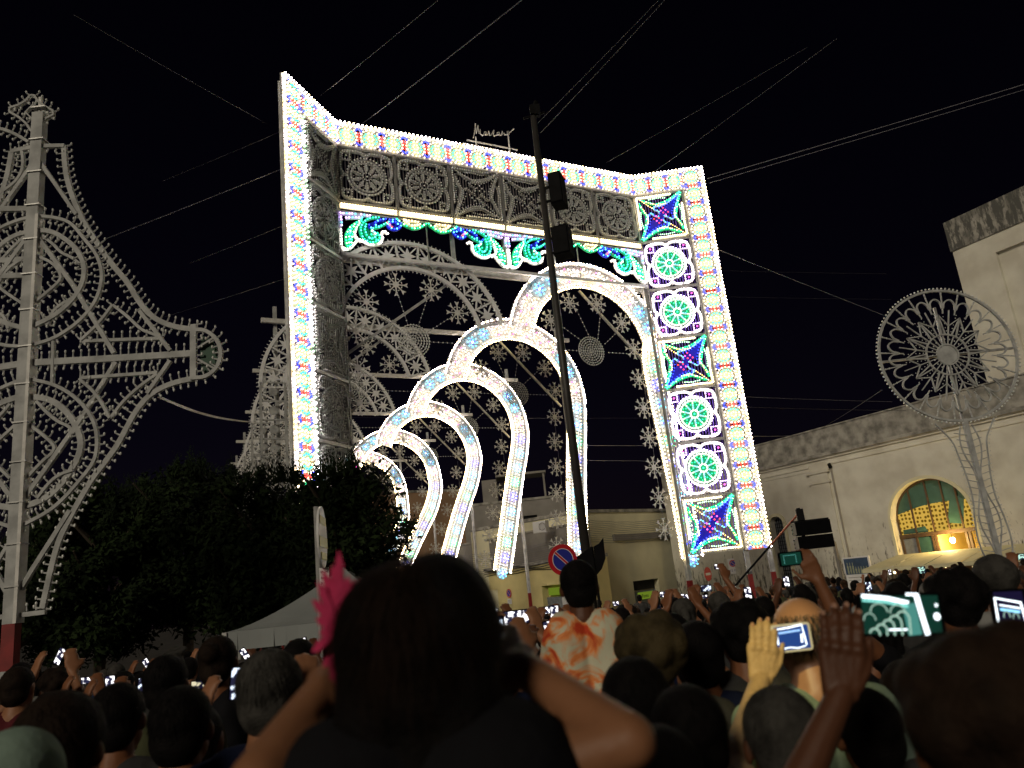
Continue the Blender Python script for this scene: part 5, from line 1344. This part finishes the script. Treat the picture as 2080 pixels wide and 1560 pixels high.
# ------------------------------------------------------------------ people near the camera
M['nail'] = mat('fingernail', (.42, .24, .17), .3, .05, 9)
def near(label, px, py, Y, hair, hk, cloth, s=None, over=None, vox=.009, sleeve=.55, nstr=1400, ln=.022, sk=None, legs=True, gz=None, group=None, cut=-.5, trou=True, clmat=None, hmat=None, hairscale=1.0, wid=.0011, lift=.35, zmax=2):
    hc = atY(px, py, Y); g = ground_z(Y) if gz is None else gz
    s = s or (hc.z-g)/1.6; root = Vector((hc.x, Y-.02*s, hc.z-1.6*s))
    t_ = thing('person', label, 'person', root, 0, group); t_.scale = (s, s, s)
    P = pose('down')
    def L(x, y, YY): return (atY(x, y, YY)-root)/s
    if over:
        for k, v in over.items(): P[k] = L(*v[1:]) if isinstance(v, tuple) and v and v[0] == 'px' else v
    a = MB(); body_parts(a, P, sk or SK[0], legs=legs); link('body', remesh(a, vox, 'body', 2), t_)
    if cloth or clmat:
        b = MB(); shirt_parts(b, P, clmat or CL[cloth], sleeve); link('shirt', remesh(b, .015, 'shirt', 3, .022), t_)
    if trou and legs is True: b = MB(); trouser_parts(b, P, TR); link('trousers', remesh(b, .03, 'trousers', 2), t_)
    if trou and legs == 'sit':
        b = MB(); pe = Vector(P['pelvis'])
        for sx in (-1, 1): cap(b, pe+Vector((sx*.07, 0, 0)), pe+Vector((sx*.15, .32, -.04)), .10, .075, TR)
        link('shorts', remesh(b, .02, 'shorts', 2), t_)
    if vox <= .005:
        for nl in P['nailsR']:
            b = MB(); q_, dd_, nn_ = nl; sd_ = dd_.cross(nn_).normalized(); pts = [q_+dd_*(.0065*math.cos(a_*.5236))+sd_*(.0052*math.sin(a_*.5236)) for a_ in range(12)]
            b.face([tuple(p_+nn_*.0012) for p_ in pts], M['nail']); 
            for i_ in range(12): j_ = (i_+1) % 12; b.face([tuple(pts[i_]-nn_*.001), tuple(pts[j_]-nn_*.001), tuple(pts[j_]+nn_*.0012), tuple(pts[i_]+nn_*.0012)], M['nail'])
            b.obj('fingernail', t_)
    for sx in (-1, 1):
        b = MB(); b.sphere(Vector(P['head'])+Vector((sx*.03, .082, .002)), .012, M['signwhite'], 10, 8); b.sphere(Vector(P['head'])+Vector((sx*.03, .0915, .002)), .0055, M['signblack'], 8, 6); b.obj('eye', t_, True)
    if hair:
        hm = hmat or HR[hair]; o = None
        if hk:
            b = MB(); hair_parts(b, P['head'], hm, hk, hairscale); o = link('hair', remesh(b, .009, 'hair', 3, .006), t_)
        if nstr:
            c = Vector(P['head'])+Vector((0, -.018, .03)); rad = (.084*hairscale, .10*hairscale, .091*hairscale) if hk else (.080, .098, .088)
            strands(c, rad, nstr, ln, hm, o or t_, seed=int(px), cut=cut, wid=wid, lift=lift, zmax=zmax)
    return t_, P, L, s
PX = 'px'
# woman with pink flower
wm, P, L, s_ = near('woman with long black hair and a pink flower, both elbows out, back to the camera', 855, 1338, .95, 'black', None, None, s=.98, over=dict(
    chest=(0, 0, 1.40), pelvis=(0, 0, .93), elR=(PX, 1278, 1506, .90), wrR=(PX, 1055, 1352, 1.04), hdR=(-.9, .5, .12), hnR=(.5, -.7, .4),
    elL=(PX, 520, 1590, .86), wrL=(PX, 655, 1400, 1.0), hdL=(.9, .5, .12), hnL=(-.5, -.7, .4), shw=.125, arm=.76), vox=.007, nstr=0, sk=skin('lighter_tan_skin', (.27, .12, .058)))  # her own skin tone, a lighter tan than the crowd's
b = MB(); hc = Vector(P['head'])
b.sphere(hc+Vector((.030, -.015, .030)), .1, HR['black'], 20, 14, (.70, .98, .92)); b.sphere(hc+Vector((-.032, -.015, .020)), .1, HR['black'], 20, 14, (.66, .96, .90))
b.sphere(hc+Vector((0, -.045, -.02)), .1, HR['black'], 16, 10, (.88, .68, .80))
for sx in (-1, 0, 1): cap(b, hc+Vector((sx*.035, -.045, 0)), hc+Vector((sx*.07, -.05, -.30)), .056, .052, HR['black'])
ho = link('hair', remesh(b, .006, 'long_hair', 4, .003), wm)
strands(hc+Vector((0, -.016, .028)), (.090, .098, .092), 9000, .05, hairm('dark_hair_strands', (.016, .009, .006)), ho, seed=5, cut=-.9, wid=.0006, lift=.22, curl=.16)
for sx in (-1, 1):
    b = MB(); b.tube([tuple(hc+Vector((sx*.085, -.075, -.20))), tuple(hc+Vector((sx*.10, -.10, -.27))), tuple(hc+Vector((sx*.11, -.115, -.36)))], .006, CL['black'], 6); b.obj('strap', wm)
b = MB(); shirt_parts(b, {**P, 'chest': (0, -.012, 1.40)}, CL['black'], 0.0, .012); link('top', remesh(b, .014, 'top', 3, .01), wm)
st_ = MB(); zt = wm.location.z; st_.box(-.45, .45, -.35, .35, ground_z(.9)-zt-.02, 0, M['asphalt']); st_.obj('added_step', kind='structure', loc=(wm.location.x, wm.location.y, zt))  # added unseen step under the woman's feet, filling the gap to the ground
# pink flower
M['pink'] = mat('pink_cloth_petal', (.62, .02, .12), .7, .25, 12)
q = atY(694, 1275, .93)
fl = thing('hair_flower', 'large fringed pink cloth flower worn at the left of the black hair', 'flower', q)
R = random.Random(4)
for i in range(64):
    a = R.uniform(0, 6.283); L_ = R.uniform(.026, .047); t0 = R.uniform(.0, .012); mb = MB(); yv = R.uniform(-.012, .016)
    c_, s2_ = math.cos(a)*.62, math.sin(a)*1.6; n_ = Vector((-math.sin(a), math.cos(a)))
    pts = []
    for tt, ww in ((0, .001), (.4, .0045), (.75, .0055), (1, .0008)): pts.append((tt, ww))
    up = [(c_*(t0+L_*tt)+n_.x*ww, s2_*(t0+L_*tt)+n_.y*ww) for tt, ww in pts]; dn = [(c_*(t0+L_*tt)-n_.x*ww, s2_*(t0+L_*tt)-n_.y*ww) for tt, ww in pts[::-1]]
    mb.poly(up+dn, M['pink'], yv, .0012); mb.obj('petal', fl)
mb = MB(); mb.sphere((0, -.005, 0), .012, M['pink'], 10, 8); mb.obj('flower_centre', fl)

# boy on shoulders
td = bpy.data.materials.new('tie_dye_cloth'); td.use_nodes = True; t = td.node_tree; bsd = t.nodes['Principled BSDF']; bsd.inputs['Roughness'].default_value = .85
tc = t.nodes.new('ShaderNodeTexCoord'); wv = t.nodes.new('ShaderNodeTexNoise'); wv.inputs['Scale'].default_value = 7.5; wv.inputs['Detail'].default_value = 4; wv.inputs['Distortion'].default_value = 1.1
t.links.new(tc.outputs['Object'], wv.inputs['Vector']); rp = t.nodes.new('ShaderNodeValToRGB'); e = rp.color_ramp.elements
e[0].position = .40; e[0].color = (.62, .60, .44, 1); e[1].position = .56; e[1].color = (.55, .05, .01, 1); x = e.new(.47); x.color = (.80, .28, .08, 1)
t.links.new(wv.outputs['Fac'], rp.inputs[0]); t.links.new(rp.outputs[0], bsd.inputs['Base Color'])
hc = atY(1176, 1192, 3.05); sB = .84
near('small boy in an orange and white tie-dye shirt sitting on someone\'s shoulders', 1176, 1192, 3.05, 'black', 'short', None, s=sB, clmat=td, over=dict(shw=.118, chest=(0, 0, 1.345), pelvis=(0, 0, .99),
  elL=(-.19, .08, 1.17), wrL=(-.12, .24, 1.06), hdL=(.3, 1, -.2), elR=(.19, .08, 1.17), wrR=(.12, .24, 1.06), hdR=(-.3, 1, -.2), hnL=(0, 0, 1), hnR=(0, 0, 1)), legs='sit', nstr=1600, ln=.014, sk=SK[2], sleeve=.7)
near('man carrying the tie-dye boy on his shoulders, mostly hidden by a raised arm', 1172, 1403, 3.22, 'black', 'short', 'wine', nstr=700, sk=SK[2])

# bald man, grey man and others
near('bald man in a pale green shirt behind the raised yellow hand', 1630, 1296, 2.3, 'grey', None, 'mint', nstr=3400, ln=.013, cut=-.8, sk=mat('pink_bald_skin', (.36, .19, .12), .45, .12, 9), lift=.25, zmax=.45)
near('grey haired man with glasses looking right, left of the woman', 552, 1412, 2.2, 'grey', 'short', 'navy', nstr=3200, ln=.018, sk=SK[1], over=dict(elR=(PX, 640, 1560, 2.1), wrR=(PX, 628, 1440, 2.35), hdR=(-.1, .2, 1), hnR=(.6, -.8, 0)))
g_ = thing('glasses', 'dark glasses on the grey haired man left of the woman', 'glasses', atY(600, 1392, 2.27))
mb = MB(); mb.tube([(-.02, -.09, 0), (.0, 0, 0), (-.005, .02, 0)], .0028, M['blackplastic'], 6); mb.obj('temple_arm', g_); mb = MB(); mb.strip(arc(-.028, 0, .02, 0, 350, 14), .004, .004, M['blackplastic'], .022, True); mb.obj('rim', g_)
near('person with light brown hair right of the boy, crown lit yellow', 1322, 1328, 2.5, 'auburn', 'bushy', 'grey', nstr=2600, ln=.035, sk=SK[1], hmat=hairm('light_brown_hair', (.07, .053, .026)), lift=.6)
near('black haired man with broad head beside the white phone', 1503, 1290, 2.95, 'black', 'bushy', 'grey', nstr=2200, ln=.02, hairscale=.98)
near('black haired person right of the yellow lit hair, low in the crowd', 1418, 1335, 2.85, 'black', 'short', 'navy', nstr=1400, hairscale=1.05)
near('dark haired person under the tie-dye boy, near the arm', 1292, 1432, 2.0, 'black', 'long', 'black', nstr=1500)
yh, P4, L4, s4_ = near('dark haired person in black holding up the white phone', 1400, 1500, 1.75, 'black', 'short', 'black', nstr=1800, sk=mat('lamplit_skin', (.48, .33, .18), .55, .22, 26, .2), over=dict(  # skin colour yellowed to carry the lamplight on the raised hand
    elR=(PX, 1490, 1560, 1.92), wrR=(PX, 1545, 1380, 2.12), hdR=(.27, .03, 1), hnR=(-.05, -1, .1), curlR=.22, spread=.03, thR=.35, hs=.98), vox=.0045, sleeve=.5)
near('grey haired man holding the wide phone with a tall raised hand', 1588, 1505, 1.72, 'grey', 'short', 'black', nstr=2600, ln=.02, sk=SK[2], over=dict(
    elR=(PX, 1610, 1625, 1.45), wrR=(PX, 1708, 1410, 1.5), hdR=(.24, .02, 1), hnR=(-.15, -1, .05), curlR=.30, tsR=1, hs=1.05, spread=.045, thR=.3), vox=.0045, sleeve=.3)
near('dark haired person in a pale green shirt behind the raised dark arm', 1762, 1490, 2.0, 'black', 'short', 'mint', nstr=1500)
near('person with bushy brown hair filling the lower right corner', 2010, 1492, .95, 'auburn', 'bushy', 'black', nstr=8000, ln=.034, hmat=hairm('dusty_brown_hair', (.024, .014, .009)), hairscale=.98, wid=.0006, vox=.009, lift=.6)
near('dark haired person with thick neck, lower left in front', 372, 1480, 2.3, 'black', 'short', 'navy', nstr=1600)
near('dark haired person at the bottom left, hair greying at the rim', 128, 1525, 1.75, 'brown', 'short', 'black', nstr=2200, hairscale=1.05)
near('dark haired person between two others in the left foreground', 243, 1462, 2.7, 'black', 'short', 'grey', nstr=1200)
near('short haired person seen above the left foreground heads', 340, 1392, 3.4, 'black', 'short', 'olive', nstr=900)
near('dark haired person behind the grey man\'s left shoulder', 445, 1345, 4.0, 'brown', 'bun', 'black', nstr=700)
near('person in a pale green cap cut off by the bottom left corner', 38, 1612, 1.5, 'white', 'short', 'mint', hmat=CL['mint'], nstr=0)
near('dark haired person low at the bottom edge beside the woman\'s elbow', 1345, 1600, 1.5, 'black', 'short', 'black', nstr=1400)
near('person with greying hair behind the wide phone', 1850, 1420, 2.3, 'brown', 'short', 'grey', nstr=1400)
near('dark haired person under the awning, head above the others', 1935, 1222, 3.2, 'black', 'bushy', 'black', nstr=1200, ln=.02)
near('dark haired person at the right edge below the big phone', 2062, 1370, 2.5, 'black', 'short', 'wine', nstr=900)
near('person with dark hair left of the pink flower', 610, 1345, 4.4, 'black', 'short', 'brown', nstr=500)
near('bearded person with brown hair beside the sign post', 690, 1430, 2.6, 'brown', 'short', 'olive', nstr=900)
# the wide phone, white phone and big phone at right
K_ = .001
def A_(cx, cz, r_, a0=0, a1=180): return arc(cx, cz, r_, a0, a1, 10)
def E_(cx, cz, rx_, rz_, a0=0, a1=180): return [(cx+rx_*math.cos(math.radians(a0+(a1-a0)*i/14)), cz+rz_*math.sin(math.radians(a0+(a1-a0)*i/14))) for i in range(15)]
wide_pic = [([(.10, .25), (.13, -.47)], .026, SCR_T, False), ([(-.44, .44), (-.15, .38), (.10, .26)], .0075, SCR_W, False), ([(-.44, .34), (-.2, .30), (.09, .18)], .0045, emit('screen_aqua', (.25, .8, .7), 1.2), False),
  ([(.20, .46), (.235, .0), (.275, -.47)], .0095, SCR_W, False), ([(.08, .46), (.22, .455)], .005, SCR_W, False), (E_(-.26, .06, .10, .20), .0022, SCR_A, False), (E_(-.04, .03, .09, .19), .0022, SCR_A, False), (E_(-.38, -.12, .07, .16), .0018, SCR_A, False)]
for i in range(5):
    cx, cz, rx_, rz_ = .0-.085*i, -.10-.085*i, .075-.004*i, .17-.01*i
    if i == 0: cx = .01
    wide_pic.append((E_(cx, cz, rx_, rz_, 0, 165)+[], .0034, SCR_A, False)); wide_pic.append(([(cx+rx_, cz), (cx+rx_*.9, max(-.47, cz-.36))], .0034, SCR_A, False))
wide_pic.append(([(-.17, -.34), (.06, -.34)], .003, SCR_W, False)); wide_pic.append((E_(.42, .20, .012, .03, 0, 345), .0016, SCR_W, True)); wide_pic.append((E_(.41, -.06, .022, .055, 0, 350), .0052, SCR_W, True))
phone('wide phone held up in the right foreground, screen showing teal and white arches', atY(1828, 1248, 1.60), .165, .082, 0, .085, 0, smt=SCR_DG, pic=wide_pic)
ph_w = phone('white cased phone held by the yellow lit hand, blue screen', atY(1607, 1295, 2.14), .112, .070, 0, .02, math.radians(12), case=M['signwhite'], smt=emit('screen_blue', (.03, .09, .35), .7), pic=[
  ([(-.38, -.2), (-.38, .34), (-.1, .36), (.28, .42), (.30, .1), (.33, -.3)], .0036, SCR_W, False), ([(-.34, .2), (.22, .24)], .0045, emit('screen_light_blue', (.35, .6, 1), 1.4), False), ([(-.3, -.36), (-.1, -.33), (.1, -.38), (.3, -.33)], .0025, SCR_W, False), ([(.24, .1), (.22, -.2)], .005, SCR_W, False)])
phone('large phone at the right edge, upright, its screen showing the white portal', atY(2056, 1268, 1.9), .082, .158, 0, .06, 0, smt=emit('screen_violet_dark', (.02, .015, .06), .5), pic=[
  ([(-.42, .0), (-.40, .38), (.30, .30), (.36, .0)], .005, SCR_W, False), ([(-.30, .28), (.26, .22)], .003, SCR_W, False), ([(-.30, .22), (.24, .17)], .006, emit('screen_sky', (.3, .7, 1), 1.5), False), (A_(-.15, .10, .09), .002, SCR_A, False), (A_(.1, .08, .08), .002, SCR_A, False),
  ([(-.25, -.02), (.0, .02), (.25, -.01)], .010, SCR_R, False), ([(-.30, -.10), (.1, -.12), (.4, -.09)], .004, SCR_W, False), ([(-.2, -.30), (.25, -.29)], .002, SCR_W, False), (arc(.0, -.38, .03, 0, 340, 10, .02), .004, SCR_W, True), (arc(.3, -.38, .05, 0, 340, 10, .03), .003, emit('screen_lime', (.5, .8, .05), 1.2), True)])

# raised arm with dark phone, right of the loudspeakers
ra, P5, L5, _ = near('person reaching up high with a dark phone before the plaster wall', 1755, 1300, 3.7, 'black', 'short', 'black', nstr=400, sk=SK[0], over=dict(elR=(PX, 1700, 1258, 3.5), wrR=(PX, 1662, 1178, 3.5), hdR=(-.35, 0, 1), hnR=(0, -1, 0), curlR=.5, tsR=-1), vox=.009, sleeve=.4)
phone('dark phone held highest above the crowd, beside the loudspeakers', atY(1606, 1135, 3.5), .105, .062, 0, .0, 0, smt=SCR_DG, pic=[([(-.3, -.3), (-.3, .25), (.2, .25), (.2, -.3)], .003, SCR_T, False)])

# ------------------------------------------------------------------ crowd members with phones at their seen places
plist = [ # px, py, Y, w, h (m), screen, label, hair, hk, tilt
 (122, 1333, 5.2, .052, .11, 1, 'tilted glowing phone at far left beside the white post', 'brown', 'short', .45),
 (176, 1382, 5.0, .075, .045, 1, 'small glowing phone left, level with a pale elbow', 'black', 'short', 0),
 (224, 1390, 4.6, .060, .10, 1, 'upright glowing phone next to the small one at left', 'black', 'short', 0),
 (287, 1391, 5.2, .045, .09, 0, 'thin bluish phone low in the left crowd', 'grey', 'short', .1),
 (298, 1348, 7.2, .055, .095, 1, 'bright phone in the left crowd under the trees', 'black', 'short', -.5),
 (325, 1349, 7.6, .050, .06, 0, 'dim phone right of the bright one under the trees', 'black', 'short', .3),
 (403, 1391, 4.4, .08, .05, 2, 'yellowish dim phone in the left crowd', 'auburn', 'short', 0),
 (418, 1323, 8.6, .03, .04, 1, 'tiny bright phone far back before the tent', 'black', 'short', 0),
 (486, 1388, 3.0, .07, .12, 0, 'blue phone showing the portal, left of the grey man', 'black', 'short', .1),
 (497, 1328, 7.4, .06, .11, 1, 'slanted bright phone in front of the tent', 'brown', 'short', -.6),
 (617, 1308, 6.6, .075, .10, 1, 'bright tilted phone below the tent, left of the flower', 'grey', 'short', -.3),
 (635, 1397, 3.4, .02, .03, 1, 'phone with a white flash at the woman\'s left arm', 'black', 'short', 0),
 (1013, 1277, 3.4, .06, .10, 0, 'phone showing bright lines beside the woman\'s hair', 'black', 'short', -.1),
 (1048, 1254, 4.2, .14, .075, 1, 'wide bright phone between the woman and the boy', 'brown', 'bun', 0),
 (1106, 1240, 6.2, .09, .06, 1, 'glowing phone left of the boy, in front of the yellow wall', 'black', 'short', 0),
 (1126, 1243, 5.4, .06, .09, 1, 'bright upright phone touching the boy\'s left side', 'black', 'short', .1),
 (1117, 1283, 3.6, .05, .10, 1, 'bright narrow phone at the boy\'s lower left', 'brown', 'short', -.15),
 (1003, 1240, 6.0, .07, .05, 1, 'bright phone just right of the woman\'s hair', 'black', 'short', .3),
 (1251, 1226, 8.5, .07, .05, 1, 'small bright phone right of the boy\'s shoulder', 'black', 'short', 0),
 (1350, 1207, 7.6, .095, .055, 1, 'phone in front of the dark shop door', 'black', 'long', 0),
 (1391, 1211, 9.0, .10, .05, 1, 'bright phone right of the shop door', 'black', 'short', .2),
 (1434, 1195, 7.0, .10, .06, 0, 'phone held over two grey heads', 'grey', 'short', 0),
 (1431, 1212, 8.0, .06, .04, 1, 'small bright phone just under another', 'black', 'short', 0),
 (1459, 1151, 7.5, .08, .052, 1, 'white phone on a high raised arm by the no entry sign', 'black', 'short', .1),
 (1463, 1212, 9.0, .06, .06, 1, 'bright phone under the high raised arm', 'black', 'short', -.2),
 (1490, 1196, 9.5, .06, .07, 1, 'bright phone left of the red and white post', 'black', 'short', .15),
 (1519, 1204, 7.0, .065, .105, 1, 'bright upright phone below the right portal post', 'black', 'short', 0),
 (1597, 1181, 8.5, .07, .11, 1, 'bright upright phone under the dark phone', 'black', 'long', 0),
 (1373, 1290, 3.5, .075, .055, 1, 'bright phone beside the low black haired head', 'black', 'short', 0),
 (1764, 1191, 7.5, .065, .09, 0, 'phone held up before the notice board', 'black', 'short', -.1),
 (1807, 1162, 13., .05, .09, 1, 'tiny bright phone right of the notice board', 'black', 'short', 0),
 (1872, 1158, 9.0, .085, .08, 3, 'square dim phone in front of the awning', 'black', 'short', 0),
 (1898, 1168, 9.5, .04, .06, 1, 'small flash phone below the awning', 'black', 'short', 0),
 (1931, 1158, 12., .05, .05, 1, 'tiny phone among the far heads under the awning', 'brown', 'short', 0),
 (2018, 1181, 5.0, .085, .06, 3, 'greenish phone right under the awning', 'black', 'bushy', 0),
 (2046, 1165, 5.0, .06, .065, 0, 'violet bright phone near the right edge', 'black', 'short', -.1),
 (2074, 1131, 6.0, .06, .05, 3, 'phone cut by the right edge, above the others', 'black', 'short', .1),
]
occ = [(atY(855, 1322, .92).x, .92)]
for o in list(COL.objects):
    if o.name.startswith('person') and o.parent is None: occ.append((o.location.x, o.location.y))
for i, (px, py, Y, w_, h_, sm, lab, hair, hk, tilt) in enumerate(plist):
    q = atY(px, py, Y); g = ground_z(Y); kd = 'both'; s = (q.z-g)/PHONE_AT['both'].z
    if s > 1.12: kd = 'one'; s = (q.z-g)/PHONE_AT['one'].z
    s = min(1.14, max(.80, s)); x = q.x-PHONE_AT[kd].x*s; y = Y-PHONE_AT[kd].y*s
    person(x, y, q.z-PHONE_AT[kd].z*s if abs(q.z-PHONE_AT[kd].z*s-g) < .12 else g, s, kd, hair, hk, random.choice(['black', 'navy', 'grey', 'white', 'wine', 'olive', 'brown']), 'person with the '+lab)
    occ.append((x, y)); phone(lab, q, w_, h_, 0, tilt, random.uniform(-.2, .2), smt=SM[sm], group='phones held up over the crowd')
# ------------------------------------------------------------------ the crowd at large
R = random.Random(11); n_c = 0; tries = 0
def free(x, y, d): return all((x-a)**2+(y-b)**2 > d*d for a, b in occ)
lim = lambda x, Y: (11.0 if x < -.22*Y else 30)
while n_c < 235 and tries < 9000:
    tries += 1; Y = 3.7+24*R.random()**1.25; x = R.uniform(-.66, .68)*Y
    if Y > lim(x, Y) or not free(x, Y, .60+.012*Y): continue
    pu, pv = None, None
    if -4.6 < x < -.9 and 10.2 < Y < 14: continue
    if abs(x-pole.location.x) < .35 and abs(Y-15) < .4: continue
    occ.append((x, Y)); n_c += 1
    hair = R.choices(['black', 'brown', 'auburn', 'grey', 'white'], [11, 6, 2, 3, 1])[0]; hk = R.choices(['short', 'long', 'bun', 'bushy', 'quiff', 'pony', 'crop'], [6, 4, 2, 4, 4, 2, 5])[0]
    rx_ = x/Y
    marks = [(-.60, 'at the far left edge'), (-.52, 'near the white post'), (-.44, 'under the left trees'), (-.36, 'before the dark tree'), (-.28, 'before the tent'), (-.20, 'beside the sign post'), (-.10, 'behind the woman'), (-.02, 'before the yellow wall'), (.05, 'just left of the boy'), (.12, 'right behind the boy'),
       (.18, 'before the shop door'), (.24, 'before the no entry sign'), (.30, 'under the star panel'), (.36, 'under the loudspeakers'), (.42, 'left of the notice board'), (.48, 'under the notice board'), (.54, 'before the awning tip'), (.60, 'under the awning'), (9, 'at the far right edge')]
    sec = [t_ for v, t_ in marks if rx_ < v+.03][0]
    dist = 'near' if Y < 7 else 'middle rows' if Y < 14 else 'far'
    lab = {'near': '%s haired head in the near crowd %s', 'middle rows': 'small %s haired head in the middle of the crowd %s', 'far': 'tiny %s haired head far back in the crowd %s'}[dist] % (hair, sec)
    kd = 'down' if R.random() < .95 else 'both'
    person(x, Y, ground_z(Y), R.uniform(.93, 1.06), kd, hair, hk, R.choice(['black', 'navy', 'grey', 'white', 'wine', 'olive', 'brown', 'blue']), lab, 'crowd: '+lab, R.uniform(-.35, .35))
# pale cap wearer at right
cp = person(atY(1893, 1205, 6.0).x, 6.0, ground_z(6.0), .99, 'down', 'white', 'short', 'brown', 'person in a round pale cap in the crowd at right')

# assumed sodium projector and mast, unseen behind camera, added to light the raised hand
tgt = atY(1562, 1318, 2.18); src = Vector((-2.2, -3.4, 5.2)); dr = (tgt-src).normalized()
fl_ = thing('assumed_projector', 'small assumed amber projector lamp on a mast, unseen behind the viewer', 'assumed lamp', (src.x, src.y, ground_z(-3)))
hz = src.z-ground_z(-3)
mb = MB(); mb.tube([(0, -.1, 0), (0, -.1, hz+.1)], .05, M['metal'], 8); mb.obj('mast', fl_)
mb = MB(); mb.tube([tuple(Vector((0, 0, hz))-dr*.3), tuple(Vector((0, 0, hz))-dr*.05)], .12, M['dark'], 14); mb.obj('assumed_lamp_head', fl_)
sl = bpy.data.lights.new('spot_light', 'SPOT'); sl.energy = 1250; sl.color = (1, .80, .22); sl.spot_size = math.radians(4.3); sl.spot_blend = .8; sl.shadow_soft_size = .06
o_ = link('spot_light', sl, fl_, loc=(0, 0, hz)); o_.rotation_euler = dr.to_track_quat('-Z', 'Y').to_euler()
